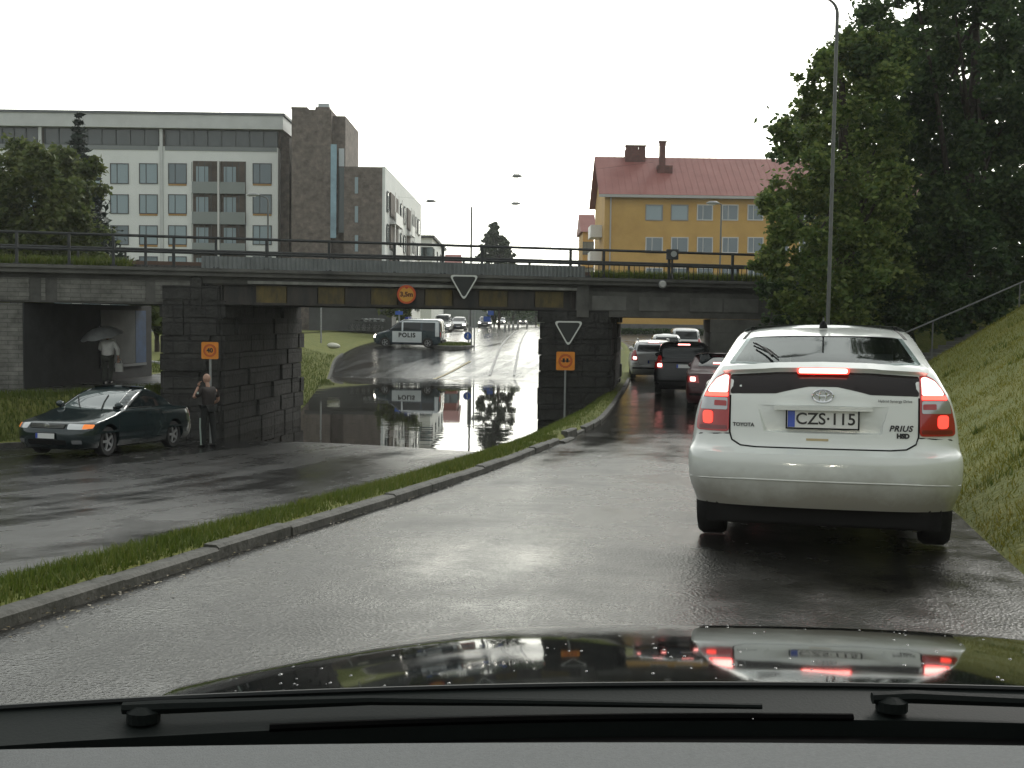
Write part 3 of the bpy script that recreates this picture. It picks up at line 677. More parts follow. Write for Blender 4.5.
# concrete beam over the footpath tunnel with its pale block panels and dark recesses
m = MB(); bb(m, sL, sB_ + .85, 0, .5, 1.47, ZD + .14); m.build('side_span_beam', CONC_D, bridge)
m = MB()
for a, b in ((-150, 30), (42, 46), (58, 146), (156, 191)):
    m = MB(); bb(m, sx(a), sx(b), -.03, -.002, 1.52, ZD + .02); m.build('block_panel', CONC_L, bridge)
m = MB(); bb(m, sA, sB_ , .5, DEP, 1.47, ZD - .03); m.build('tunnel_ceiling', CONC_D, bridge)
m = MB(); bb(m, sx(163), sx(168), -.015, .3, -.9, 1.46); m.build('tunnel_jamb', CONC_M, bridge)
# right side span over our lane
m = MB(); bb(m, sE_ - 1.05, sEnd, 0, DEP, 1.30, ZD + .14); m.build('side_span_beam', CONC_D, bridge)
m = MB()
for a, b in ((592, 626), (639, 670), (690, 722), (724, 758)): m = MB(); bb(m, sx(a), sx(b), -.03, -.002, 1.5, ZD - .16); m.build('block_panel', CONC_M, bridge)
# pilasters either end of the steel span
m = MB(); bb(m, sx(193), sx(203), -.12, 0, 1.35, ZD + .15); m.build('pilaster', STONE_D, bridge)
m = MB(); bb(m, sx(577), sx(589), -.12, 0, 1.28, ZT + .02); m.build('pilaster', CONC_D, bridge)
# steel span
g0, g1 = sx(204), sx(577)
for tt in (.15, 2.2, 4.3, 6.2):
    m = MB(); bb(m, g0, g1, tt, tt + .05, 1.55, ZD); bb(m, g0, g1, tt - .13, tt + .18, 1.49, 1.55); bb(m, g0, g1, tt - .13, tt + .18, ZD - .06, ZD - .005)
    k = g0 + .4
    while k < g1 - .2: bb(m, k, k + .05, tt - .1, tt, 1.55, ZD - .06); k += 1.25
    m.build('girder', STEEL_B, bridge)
m = MB(); bb(m, g0 + 1.2, g1, -.14, .1, ZD - .02, ZD + .06); m.build('flange', mat('pale_flange', (.2, .2, .18), .6, var=.4, vscale=3), bridge)
for a, b in ((256, 286), (318, 344), (371, 397), (425, 452), (479, 507), (535, 563)):
    m = MB(); bb(m, sx(a), sx(b), .02, .05, 1.553, ZD - .065); m.build('hazard_stripe', YEL, bridge)
for a, b in ((287, 317), (345, 370), (398, 424), (453, 478), (508, 534)):
    m = MB(); bb(m, sx(a), sx(b), .022, .05, 1.556, ZD - .07); m.build('hazard_stripe', STEEL_B, bridge)
m = MB(); bb(m, g0, g1, .4, DEP, ZD - .25, ZD - .03); m.build('deck_underside', STEEL_B, bridge)
# corrugated guard sheet on the steel span
rows = []
for z in (ZT + .035, ZT + .36):
    rr = []; k = sx(205)
    while k < sx(586): rr.append(BP(k, -.2 + (.025 if int(round((k - sx(205)) / .06)) % 2 else -.025)) + OFF + Vector((0, 0, z))); k += .06
    rows.append(rr)
grid('guard_sheet', rows, SHEET, bridge, 10)
# railings, near and far side
def railing(t, pxs, far=False):
    m = MB()
    for z in (3.27, 2.86): m.tube([BP(sL, t) + OFF + Vector((0, 0, z)), BP(sEnd - 2, t) + OFF + Vector((0, 0, z))], .042, 6)
    m.build('railing', MATS['dark_steel'], bridge)
    for p in pxs:
        q = BP(sx(p), t) + OFF; m = MB(); wd = .07
        m.box((q.x, q.y, 2.85), (wd, wd, .88), R(15)); m.box((q.x, q.y, 2.47), (.16, .16, .02), R(15)); m.build('railing_post', MATS['dark_steel'], bridge)
railing(-.12, [-90, -40, 20, 72, 116, 148, 176, 218, 268, 330, 395, 443, 482, 570, 603, 668, 731, 790])
railing(DEP + .1, [-60, 0, 60, 120, 190, 260, 340, 420, 500, 560, 620, 690, 750])
m = MB(); k = sx(588)
while k < sx(800): q = BP(k, -.12) + OFF; m.box((q.x, q.y, 2.64), (.018, .018, .44), R(15)); k += .16
m.build('baluster_row', MATS['dark_steel'], bridge)['kind'] = 'stuff'
# rails on sleepers and ballast
BAL = mat('ballast', (.09, .085, .08), .9, var=.5, vscale=20, bump=.8, bscale=40)
m = MB(); bb(m, sL, sEnd + 10, .5, DEP - .4, ZT - .07, ZT + .12); m.build('ballast', BAL, bridge)
m = MB()
for t in (2.5, 4.05): bb(m, sL, sEnd + 10, t, t + .07, ZT + .13, ZT + .3)
m.build('rail', mat('rail_steel', (.12, .08, .06), .45, metal=.6), bridge)
# embankments left and right of the bridge: earth behind the abutments carries the track away
em = MB(); a = BP(sL + .4, .3); b = BP(sL - 120, .3); c = BP(sL - 120, DEP); d = BP(sL + .4, DEP)
def embank(s0, s1, w0=3.5):
    rows = []
    for i in range(25):
        s = s0 + (s1 - s0) * i / 24; rr = []
        for t, z in ((-5.2, -1.2), (-3.4, .2), (-1.4, 1.7), (-.3, 2.35), (1, 2.42), (DEP - 1, 2.42), (DEP + .3, 2.35), (DEP + 2.5, 1.4), (DEP + 6, -.4), (DEP + 9, -1.2)):
            q = BP(s, t); rr.append((q.x, q.y, z + .12 * noise.noise((q.x * .5, q.y * .5, 1))))
        rows.append(rr)
    return tag(grid('embankment', rows, GROUND), kind='structure')
embank(sL + .5, sL - 90); embank(sEnd - .5, sEnd + 90)
# mural on the tunnel's left wall, low retaining wall beyond it
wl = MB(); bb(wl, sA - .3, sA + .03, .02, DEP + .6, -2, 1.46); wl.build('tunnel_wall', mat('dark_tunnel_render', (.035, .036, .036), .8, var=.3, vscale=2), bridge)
MUR = mat('mural_grey', (.05, .058, .058), .6, var=.3, vscale=2.5); MUB = mat('mural_blue', (.015, .055, .14), .55, var=.3, vscale=3)
mural = thing('mural', 'faded grey and blue mural panel on the footpath tunnel wall', 'mural', BP(sA, 4.4))
o0 = -BP(sA, 4.4)
def wallpanel(t0, t1, z0, z1, th, m, nm):
    q = [BP(sA, t0) + o0, BP(sA, t1) + o0]; nx = Vector((H.y, -H.x, 0)); q = [a + E * .032 for a in q]; k = MB()
    k.prism([(q[0] + nx * .004)[:2], (q[0] + nx * th)[:2], (q[1] + nx * th)[:2], (q[1] + nx * .004)[:2]], z0, z1); k.build(nm, m, mural)
wallpanel(3.9, 6.05, -.35, 1.3, .03, MUR, 'painted_panel'); wallpanel(6.06, 6.75, -.35, 1.3, .034, MUB, 'painted_border'); wallpanel(3.9, 6.75, -.44, -.36, .05, mat('mural_ledge', (.15, .16, .165), .6), 'ledge')
wall = MB(); q0 = P(146, 372, 42); q1 = P(172, 368, 40); wall.prism([(q0.x, q0.y), (q1.x, q1.y), (q1.x, q1.y + .4), (q0.x, q0.y + .4)], -1.4, P(160, 362, 41).z)
tag(wall.build('retaining_wall', mat('pale_wall', (.3, .3, .32), .7, var=.2)), 'low pale retaining wall at the far mouth of the footpath tunnel', 'wall')
# weeds on the bridge edge
pts = []
for i in range(7000):
    s = rg.uniform(sx(592), sx(790)); q = BP(s, -.02 + rg.uniform(-.1, .35)); pts.append((q.x, q.y, ZT))
for i in range(5000):
    s = rg.uniform(sx(-80), sx(125)); q = BP(s, .2 + rg.uniform(-.2, .35)); pts.append((q.x, q.y, ZT))
blades('weeds', pts, .06, .34, .02, GR, 9, .8)
# small boxes fixed to the railing
bx = thing('signal_box', 'small dark signal box fixed on the bridge railing before the yellow house', 'signal box', BP(sx(671), -.2) + Vector((0, 0, 2.45)))
m = MB(); m.box((0, 0, .75), (.34, .22, .3)); m.build('housing', MATS['dark_steel'], bx); m = MB(); m.box((0, .0, .3), (.06, .06, .62)); m.build('bracket', MATS['dark_steel'], bx); m = MB(); m.lathe([(.09, -.02), (.09, 0)], (0.03, -.115, .76), 'Y', 14); m.build('lens', mat('grey_lens', (.35, .37, .36), .3), bx)
lm = thing('bulkhead_lamp', 'small round bulkhead lamp on the bridge edge below the signal box', 'lamp', BP(sx(662), -.33) + Vector((0, 0, 2.3)))
m = MB(); m.lathe([(.12, -.02), (.12, .03), (.09, .05)], (0, 0, 0), 'Y', 16); m.build('base', MATS['galv'], lm); m = MB(); m.lathe([(.085, -.09), (.1, -.05), (.1, -.021)], (0, 0, 0), 'Y', 16); m.build('glass', mat('lamp_glass', (.5, .5, .48), .2), lm)

# ------------------------------------------------------------------ road signs at the bridge
ORG = mat('sign_orange', (.72, .25, .02), .5, var=.12, vscale=6); ORD = mat('sign_orange_deep', (.55, .10, .015), .5); YLS = mat('sign_yellow', (.6, .30, .04), .5); RED = mat('sign_red', (.5, .03, .02), .45); WHS = mat('sign_white', (.62, .64, .6), .5); BLK = MATS['black_paint']; SBK = mat('sign_back_dark', (.02, .023, .022), .6)
def ringm(ri, ro, y, n=36, th=.008):
    m = MB(); m.lathe([(ri, y), (ro, y), (ro, y - th), (ri, y - th), (ri, y)], (0, 0, 0), 'Y', n); return m
def ring(name, ri, ro, y, mt, par, loc=(0, 0, 0)):
    n = 36; v = []; f = []
    for k in range(n):
        a = 2 * math.pi * k / n
        for r, yy in ((ri, y), (ro, y), (ro, y + .006), (ri, y + .006)): v.append((r * math.cos(a), yy, r * math.sin(a)))
    for k in range(n):
        j = (k + 1) % n
        for q in range(4): f.append((k * 4 + q, k * 4 + (q + 1) % 4, j * 4 + (q + 1) % 4, j * 4 + q))
    o = MB().add(v, f).build(name, mt, par); o.location = loc; return o
def disc(name, r, y, mt, par, loc=(0, 0, 0), th=.01):
    m = MB(); m.lathe([(r, y), (r, y + th)], (0, 0, 0), 'Y', 36); o = m.build(name, mt, par); o.location = loc; return o
def tri_frame(par, w, z, name='triangle_border'):
    """downward-pointing rounded triangle outline"""
    h = w * .86; o = [(-w / 2, h * .5), (w / 2, h * .5), (0, -h * .5)]; P1 = roundpoly(o, w * .17, 6); P2 = [(x * .84, (y - h * .16) * .84 + h * .155) for x, y in P1]; n = len(P1)
    v = [(x, -.012, y + z) for x, y in P1] + [(x, -.012, y + z) for x, y in P2] + [(x, .0, y + z) for x, y in P1] + [(x, .0, y + z) for x, y in P2]
    f = [(i, (i + 1) % n, n + (i + 1) % n, n + i) for i in range(n)] + [(2 * n + i, 3 * n + i, 3 * n + (i + 1) % n, 2 * n + (i + 1) % n) for i in range(n)] + [(i, 2 * n + i, 2 * n + (i + 1) % n, (i + 1) % n) for i in range(n)] + [(n + i, n + (i + 1) % n, 3 * n + (i + 1) % n, 3 * n + i) for i in range(n)]
    MB().add(v, f).build(name, WHS, par)
    q = MB(); q.add([(x * .98, -.006, y + z) for x, y in P1] + [(x * .98, .003, y + z) for x, y in P1], [tuple(range(n)), tuple(range(2 * n - 1, n - 1, -1))] + [(i, (i + 1) % n, n + (i + 1) % n, n + i) for i in range(n)]); q.build('sign_face', SBK, par)
def square_sign(px, py, Y, zg, wpx, label, pic):
    c = P(px, py, Y); k = Y / FPX; w_ = wpx * k; t = thing('road_sign', label, 'sign', (c.x, Y, zg)); zc = c.z - zg
    m = MB(); m.tube([(0, .03, -.4), (0, .03, zc + w_ * .5)], .03, 10); m.build('post', MATS['galv'], t)
    m = MB(); pp = roundpoly([(-w_ / 2, -w_ / 2), (w_ / 2, -w_ / 2), (w_ / 2, w_ / 2), (-w_ / 2, w_ / 2)], .04); n = len(pp)
    m.add([(x, -.014, y + zc) for x, y in pp] + [(x, -.002, y + zc) for x, y in pp], [tuple(range(n)), tuple(range(2 * n - 1, n - 1, -1))] + [(i, (i + 1) % n, n + (i + 1) % n, n + i) for i in range(n)]); m.build('sign_board', ORG, t)
    ring('symbol_ring', w_ * .27, w_ * .36, -.024, ORD if pic else BLK, t, (0, 0, zc)); ring('symbol_ring', w_ * .365, w_ * .375, -.022, BLK, t, (0, 0, zc))
    return t, zc, w_
t, zc, w_ = square_sign(210, 350.5, 28.3, -2.0, 17, 'square orange sign with a 40 in a ring above the standing officer', True)
text('lettering', '40', w_ * .36, BLK, t, Matrix.Translation((0, -.02, zc)) @ UPX, extrude=.004, bold=.006)
Yg = 31.5; gz = TR.z(P(564, 400, Yg).x, Yg)
t, zc, w_ = square_sign(565.5, 361, Yg, gz, 18.5, 'square orange sign with a crossed ring below a triangle on the grass by the pier', True)
m = MB(); m.box((0, -.018, zc), (w_ * .5, .006, w_ * .05), 0); o = m.build('symbol_bar', BLK, t)
m = MB()
for a in (-1, 1): m.box((a * w_ * .1, -.02, zc + .02), (w_ * .12, .008, w_ * .22))
m.build('symbol_cars', BLK, t)
tz = P(568, 334, Yg).z - gz; m = MB(); m.tube([(0, .03, zc + .2), (0.04, .03, tz + .2)], .03, 8); m.build('dark_post', SBK, t)
h_ = empty('yield_triangle', (.07, 0, 0)); h_.parent = t
tri_frame(h_, 30 * Yg / FPX, tz)
# triangle and round height sign hung on the girder
q = BP(sx(466), -.36); t = thing('road_sign', 'dark triangle sign with pale rim hung on the middle of the girder', 'sign', (q.x, q.y, P(466, 288, q.y).z), (0, 0, R(6)))
tri_frame(t, 30 * q.y / FPX, 0); m = MB(); 
for a in (-.22, .22): m.box((a, .16, .2), (.03, .32, .04))
m.build('bracket', MATS['dark_steel'], t)
q = BP(sx(408), -.2); t = thing('road_sign', 'round orange height limit sign fixed to the striped girder', 'sign', (q.x, q.y, P(408, 294.5, q.y).z), (0, 0, R(8)))
k = q.y / FPX; disc('backing_board', 9.4 * k, .004, RED, t); disc('sign_face', 8.6 * k, -.006, YLS, t); ring('red_rim', 7.2 * k, 9 * k, -.014, ORD, t)
text('lettering', '3,5m', 6.5 * k, mat('sign_dark_brown', (.10, .03, .01), .5), t, Matrix.Translation((0, -.012, -.0)) @ UPX, extrude=.004, bold=.008)
m = MB(); m.prism([(-.06, -.004), (.06, -.004), (.06, .004), (-.06, .004)], -8 * k, -5.6 * k); m.add([(-.07, -.012, 7.2 * k), (.07, -.012, 7.2 * k), (0, -.012, 5.4 * k)], [(0, 1, 2)]); m.build('height_arrow', RED, t); m = MB(); m.box((0, .1, .2), (.04, .18, .04)); m.build('bracket', MATS['dark_steel'], t)
# ------------------------------------------------------------------ buildings
PAN = mat('window_glass', (.12, .165, .185), .06, spec=.9); PANB = mat('window_blind', (.25, .33, .36), .12, spec=.8)
FRW = mat('frame_white', (.6, .6, .58), .5); FRD = mat('frame_dark', (.05, .06, .06), .5)
def facade_frame(root):
    return root
def window(root, ax, u0, u1, z0, z1, d, pane, frame, fw_=.08, mull=1, sill=None, sgn=-1):
    """ax 'x': window in a wall facing -Y at y=d; ax 'y': in a wall facing +X at x=d"""
    def B(m, a0, a1, c0, c1, n0, n1):
        if ax == 'x': m.bx(a0, a1, d - n1, d - n0, c0, c1)
        else: m.bx(d + n0, d + n1, a0, a1, c0, c1)
    f = MB(); B(f, u0 - fw_, u1 + fw_, z1, z1 + fw_, .0, .07); B(f, u0 - fw_, u1 + fw_, z0 - fw_, z0, 0, .07); B(f, u0 - fw_, u0, z0, z1, 0, .068); B(f, u1, u1 + fw_, z0, z1, 0, .068)
    for i in range(1, mull + 1):
        u = u0 + (u1 - u0) * (i / (mull + 1) if mull != 1 else .36); B(f, u - .03, u + .03, z0, z1, .0, .055)
    w_ = f.build('window', frame, root)
    p = MB(); B(p, u0, u1, z0, z1, -.0, .02); p.build('pane', pane, w_)
    if sill: q = MB(); B(q, u0 - .05, u1 + .05, z0 - fw_ - .16, z0 - fw_ - .003, .0, .05); q.build('sill_panel', sill, w_)
    return w_
def px2(Y, zref=319):
    return lambda x, y: (P(x, y, Y).x, P(x, y, Y).z)
# --- white apartment block
WHT = mat('pale_panel_facade', (.72, .75, .73), .75, col2=(.82, .84, .82), vscale=.35); WHM = mat('pale_metal_cladding', (.55, .57, .56), .5, var=.08, vscale=.8)
BRN = masonry('dark_brown_brick', (.2, .168, .148), (.155, .13, .115), (.17, .15, .135), .6, .3, bump=.15, ms=.02)
Y0 = 100.0; g = px2(Y0)
def ob(m, root, x0, x1, y0, y1, z0, z1): r = root.location; return m.bx(x0 - r.x, x1 - r.x, y0 - r.y, y1 - r.y, z0 - r.z, z1 - r.z)
XR, ZTOP = g(278, 135)[0], g(150, 115)[1]; XL = XR - 46
apt = thing('apartment_building', 'long white panel apartment block with a glazed top floor and stacked balconies', 'building', (XR - 20, Y0, 0)); rx, ry = apt.location.x, Y0
zw = g(150, 146)[1]
m = MB(); ob(m, apt, XL, XR, Y0, Y0 + 13, 0, zw); m.build('wall', WHT, apt)
m = MB(); ob(m, apt, XL, XR + .1, Y0 + .35, Y0 + 12.6, zw, g(150, 128)[1]); m.build('top_floor', BRN, apt)
m = MB(); ob(m, apt, XL, g(284, 120)[0], Y0 - .5, Y0 + 13.4, g(150, 128.5)[1], ZTOP); m.build('parapet', WHM, apt)
m = MB(); ob(m, apt, XL, g(285, 120)[0] + .1, Y0 - .62, Y0 + 13.5, ZTOP, ZTOP + .22); m.build('roof_edge', mat('roof_edge_dark', (.12, .13, .14), .5), apt)
zt0, zt1 = g(150, 144.5)[1], g(150, 129.5)[1]
for a, b in ((-150, -62), (-58, 37), (44, 158), (165, 277)):
    x0, x1 = g(a, 135)[0] - rx, g(b, 135)[0] - rx; f = MB(); k = x0; n = 8
    for i in range(n + 1): f.bx(x0 + (x1 - x0) * i / n - .04, x0 + (x1 - x0) * i / n + .04, .12, .3, zt0, zt1)
    f.bx(x0, x1, .1, .3, zt0 - .12, zt0); f.bx(x0, x1, .1, .3, zt1, zt1 + .05); w_ = f.build('window', FRD, apt); p = MB(); p.bx(x0, x1, .2, .25, zt0, zt1); p.build('pane', mat('top_glass', (.07, .085, .085), .15, spec=.7), w_)
    q = MB(); q.bx(x0, x1, -.06, -.003, zt0 - .5, zt0 - .13); q.build('spandrel', mat('spandrel_grey', (.2, .22, .22), .5), apt)
for p_ in (40.5, 161.5): m = MB(); x = g(p_, 135)[0] - rx; m.bx(x - .14, x + .14, -.16, -.004, 0, g(150, 128)[1]); m.build('drainpipe', WHM, apt)
SIL = mat('ochre_sill', (.42, .24, .08), .6)
for ri, (ya, yb) in enumerate(((164, 183), (195, 213), (226, 244), (257, 275), (288, 306))):
    for ci, (xa, xb) in enumerate(((-118, -101), (-84, -68), (-46, -29), (-16, 0), (24, 41), (54, 71), (83, 100), (111, 128), (140, 157), (169, 186), (253.5, 271))):
        if 205 < xa < 240: continue
        dx = .0; window(apt, 'x', g(xa, ya)[0] - rx, g(xb, ya)[0] - rx, g(xa, yb)[1], g(xa, ya)[1], 0, [PAN, PANB, PANB, PAN, PANB][(ri * 3 + ci * 2) % 5], FRD, .07, 1, SIL if ci >= 8 and (ri + ci) % 4 else None)
# balcony stacks
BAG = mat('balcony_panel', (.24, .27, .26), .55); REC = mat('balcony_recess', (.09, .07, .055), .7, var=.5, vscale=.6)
xb0, xb1, xb2 = g(193, 200)[0] - rx, g(219.5, 200)[0] - rx, g(246, 200)[0] - rx
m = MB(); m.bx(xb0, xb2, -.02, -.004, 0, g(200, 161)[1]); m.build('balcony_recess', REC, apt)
for (ya, yb, yc) in ((162.5, 182, 192), (193, 212, 222.5), (223.5, 243, 252.5), (254, 273, 283)):
    for a, b in ((xb0, xb1 - .1), (xb1 + .1, xb2)):
        m = MB(); m.bx(a, b, -.35, -.28, g(200, yc)[1], g(200, yb)[1]); m.bx(a, b, -.36, -.03, g(200, yc)[1] - .15, g(200, yc)[1]); bl_ = m.build('balcony', BAG, apt)
        m = MB()
        for i in range(5): u = a + (b - a) * i / 4; m.bx(u - .025, u + .025, -.33, -.29, g(200, yb)[1], g(200, ya)[1])
        m.build('glazing_bars', FRD, bl_); m = MB(); m.bx(a + .3, b - .9, -.06, -.03, g(200, yb - 1)[1] - .8, g(200, ya + 4)[1]); m.build('balcony_window', PANB, bl_)
m = MB(); m.bx(xb1 - .09, xb1 + .09, -.4, -.03, 0, g(200, 161)[1]); m.build('balcony_divider', FRW, apt)
for p_ in (10, 171): m = MB(); x = g(p_, 100)[0] - rx; m.bx(x - .45, x + .45, 4, 5, ZTOP + .2, ZTOP + .75); m.bx(x - .3, x + .3, 4.1, 4.9, ZTOP + .75, ZTOP + .95); m.build('roof_vent', BRN, apt)
m = MB(); ob(m, apt, g(286, 200)[0], g(294.5, 200)[0], Y0 + 2.5, Y0 + 12, 0, g(290, 161)[1]); m.build('side_wing', WHT, apt)
m = MB(); ob(m, apt, XR + .003, g(286.5, 200)[0] - .003, Y0 + 1.2, Y0 + 12, 0, g(290, 135)[1]); m.build('link_wall', BRN, apt)
for (ya, yb) in ((175, 189), (204, 218), (233, 247)): window(apt, 'x', g(290, ya)[0] - rx, g(293, ya)[0] - rx, g(290, yb)[1], g(290, ya)[1], 2.5, PAN, FRD, .06, 0)
# --- brown brick tower block and its street wing
Yt = 96.0; g = px2(Yt); tw = thing('brick_building', 'dark brown brick tower with a blue glass strip and a lower white street wing', 'building', (g(345, 300)[0], Yt, 0)); rx, ry = tw.location.x, Yt
m = MB(); ob(m, tw, g(291.5, 200)[0], g(331, 200)[0], Yt, Yt + 9, 0, g(310, 109.5)[1]); 
m.build('tower', BRN, tw)
m = MB(); ob(m, tw, g(331, 200)[0], g(343.5, 200)[0], Yt + .9, Yt + 9, 0, g(337, 114)[1]); m.build('tower_return', BRN, tw)
m = MB(); ob(m, tw, g(291, 200)[0], g(307, 200)[0], Yt - .05, Yt + 4, g(300, 109.4)[1], g(300, 107)[1]); ob(m, tw, g(314, 200)[0], g(328, 200)[0], Yt + .4, Yt + 4, g(300, 109.4)[1], g(320, 106)[1]); m.build('roof_block', BRN, tw)
m = MB(); c = g(321.5, 105.9); m.bx(c[0] - .48 - rx, c[0] + .48 - rx, 1, 2, c[1] - .1, g(321, 101)[1]); m.build('chimney_pipe', mat('flue_metal', (.4, .43, .44), .4, metal=.5), tw)
m = MB(); ob(m, tw, g(330.8, 200)[0], g(336.5, 200)[0], Yt - .15, Yt - .003, g(330, 238)[1], g(330, 144.5)[1]); m.build('stair_glass', mat('blue_stair_glass', (.2, .33, .4), .12, spec=.8, var=.3, vscale=.5), tw)
m = MB(); ob(m, tw, g(337, 200)[0], g(343, 200)[0], Yt + .75, Yt + .89, g(330, 232)[1], g(330, 166)[1]); m.build('stair_glass', mat('grey_stair_glass', (.12, .15, .15), .15, spec=.7), tw)
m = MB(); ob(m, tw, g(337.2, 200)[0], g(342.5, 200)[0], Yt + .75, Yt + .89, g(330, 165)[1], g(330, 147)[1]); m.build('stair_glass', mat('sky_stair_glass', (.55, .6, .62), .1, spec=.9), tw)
xs0, xs1, zl = g(344, 200)[0], g(385, 200)[0], g(385, 167)[1]; YE = Yt + 32
m = MB(); ob(m, tw, xs0, xs1 - .25, Yt + .003, YE, 0, zl); m.build('wing', BRN, tw)
m = MB(); m.prism([(xs1 - .248 - rx, .02), (xs1 - rx, .02), (xs1 + .45 - rx, 32), (xs1 - .248 - rx, 32)], 0, zl + .05); m.build('street_facade', WHT, tw)
for yy in (186, 215, 244): m = MB(); c = g(356.5, yy); m.bx(c[0] - .14 - rx, c[0] + .14 - rx, -.06, -.004, c[1] - .65, c[1] + .75); m.build('slit_window', PANB, tw)
def wing_x(yy): return xs1 - rx + .45 * yy / 32
for fl in range(5):
    zb_ = zl - 3.6 - fl * 2.85
    if zb_ < .4: break
    for k, (ya, yb, kind) in enumerate(((1.0, 2.2, 'w'), (3.2, 9.5, 'b'), (11.2, 12.6, 'w'), (14, 15.4, 'w'), (17.0, 20.5, 'b'), (22, 23.4, 'w'), (25, 26.4, 'w'), (28, 30, 'w'))):
        d = wing_x((ya + yb) / 2) + .06
        if kind == 'w': window(tw, 'y', ya, yb, zb_, zb_ + 1.6, d, PAN, FRD, .07, 0)
        else:
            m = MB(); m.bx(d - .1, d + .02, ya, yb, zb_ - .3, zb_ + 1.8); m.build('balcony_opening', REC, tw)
            m = MB(); m.bx(d - .1, d + .5, ya, yb, zb_ - 1.0, zb_ - .9); m.bx(d + .44, d + .5, ya, yb, zb_ - .9, zb_ + .05); bl_ = m.build('balcony', mat('white_balcony', (.75, .76, .74), .5), tw)
            m = MB()
            for q in (ya + .1, (ya + yb) / 2, yb - .1): m.bx(d + .42, d + .47, q - .5, q - .1, zb_ + .05, zb_ + 1.75)
            m.build('balcony_screen', FRW, bl_)
# ground-floor fence and hedge line in front of the tower
# --- small houses further along the street
def block(label, pxl, pxr, ytop, Y, dep, wall, roof=None, rows=3, cols=4, nm='town_building'):
    g = px2(Y); x0, x1 = g(pxl, ytop)[0], g(pxr, ytop)[0]; z = g((pxl + pxr) / 2, ytop)[1]; t = thing(nm, label, 'building', ((x0 + x1) / 2, Y, 0)); hw = (x1 - x0) / 2
    m = MB(); m.bx(-hw, hw, 0, dep, 0, z); m.build('wall', wall, t)
    m = MB()
    if roof == 'flat' or roof is None: m.bx(-hw - .3, hw + .3, -.3, dep + .3, z, z + .35); rm = mat('dark_roof_felt', (.05, .05, .05), .7)
    else:
        m.add([(-hw - .3, -.4, z), (hw + .3, -.4, z), (hw + .3, dep + .4, z), (-hw - .3, dep + .4, z), (-hw - .3, dep / 2, z + 2.4), (hw + .3, dep / 2, z + 2.4)], [(0, 1, 5, 4), (2, 3, 4, 5), (0, 4, 3), (1, 2, 5), (0, 3, 2, 1)]); rm = roof
    m.build('roof', rm, t)
    for r in range(rows):
        for c in range(cols):
            u = -hw + (c + .5) * 2 * hw / cols; zz = z - 2.6 - r * 3
            if zz > .5: window(t, 'x', u - .6, u + .6, zz, zz + 1.4, 0, PAN, FRD, .06, 1)
    for r in range(rows):
        for c in range(4):
            u = dep * (c + .5) / 4; zz = z - 2.6 - r * 3
            if zz > .5: window(t, 'y', u - .6, u + .6, zz, zz + 1.4, hw, PAN, FRD, .06, 0)
    return t
REDT = mat('red_sheet_roof', (.2, .055, .042), .65, col2=(.26, .085, .07), vscale=.5)
block('pale grey flat roofed block beyond the brown tower, along the street', 417, 432, 238, 140, 26, WHT, rows=3, cols=2)
block('small red roofed building far down the street beside the conical tree', 445, 458, 268, 175, 10, mat('red_render', (.3, .08, .06), .7, var=.2), REDT, 2, 2)
block('low dark shop building behind the parked bicycles and police van', 309, 392, 304, 92, 3.5, mat('dark_shop_front', (.06, .062, .06), .6, var=.4, vscale=.4), 'flat', 1, 6, 'shop_building')
block('low pale shop with glass front beyond the traffic island', 437, 487, 306, 165, 6, mat('shop_pale', (.3, .33, .32), .6, var=.3, vscale=.2), 'flat', 1, 5, 'shop_building')
# --- yellow house
Yy = 103.0; g = px2(Yy); YLW = mat('ochre_render', (.48, .288, .075), .8, col2=(.60, .375, .11), vscale=.45, bump=.1, bscale=8)
x0, x1 = g(604.5, 220)[0], g(604.5, 220)[0] + 33; ze = g(612, 195)[1]; zr = P(612, 161, Yy + 6).z; D = 12.0
yh = thing('yellow_house', 'long yellow rendered house with red roof and two rows of windows behind the bridge', 'building', ((x0 + x1) / 2, Yy, 0)); rx, ry = yh.location.x, Yy; hw = (x1 - x0) / 2
m = MB(); m.bx(-hw, hw, 0, D, 0, ze); m.add([(-hw, 0, ze), (-hw, D, ze), (-hw, D / 2, zr - .1), (hw, 0, ze), (hw, D, ze), (hw, D / 2, zr - .1)], [(0, 2, 1), (3, 4, 5), (0, 3, 5, 2), (1, 2, 5, 4)]); m.build('wall', YLW, yh)
m = MB(); m.bx(-hw - .01, hw + .01, -.02, D, -.2, .9); m.build('plinth', mat('grey_plinth', (.12, .12, .12), .8, var=.3), yh)
m = MB(); e = .55; th = .16; a = (zr - ze) / (D / 2)
for sg, y0_, y1_ in ((1, -e, D / 2), (-1, D + e, D / 2)):
    za_ = ze - e * a + .25; m.add([(-hw - .6, y0_, za_), (hw + .6, y0_, za_), (hw + .6, y1_, zr + .25), (-hw - .6, y1_, zr + .25), (-hw - .6, y0_, za_ + th), (hw + .6, y0_, za_ + th), (hw + .6, y1_, zr + .25 + th), (-hw - .6, y1_, zr + .25 + th)], [(0, 1, 2, 3), (4, 7, 6, 5), (0, 4, 5, 1), (0, 3, 7, 4), (1, 5, 6, 2)])
rf = m.build('roof', REDT, yh)
m = MB()
k = -hw - .5
while k < hw + .5: m.add([(k, -e, ze - e * a + .25 + th), (k + .05, -e, ze - e * a + .25 + th), (k + .05, D / 2, zr + .25 + th), (k, D / 2, zr + .25 + th), (k, -e, ze - e * a + .25 + th + .02), (k + .05, -e, ze - e * a + .25 + th + .02), (k + .05, D / 2, zr + .27 + th), (k, D / 2, zr + .27 + th)], [(4, 5, 6, 7), (0, 1, 5, 4), (0, 4, 7, 3), (1, 2, 6, 5)]); k += .62
m.build('roof_seam', REDT, rf)['kind'] = 'stuff'
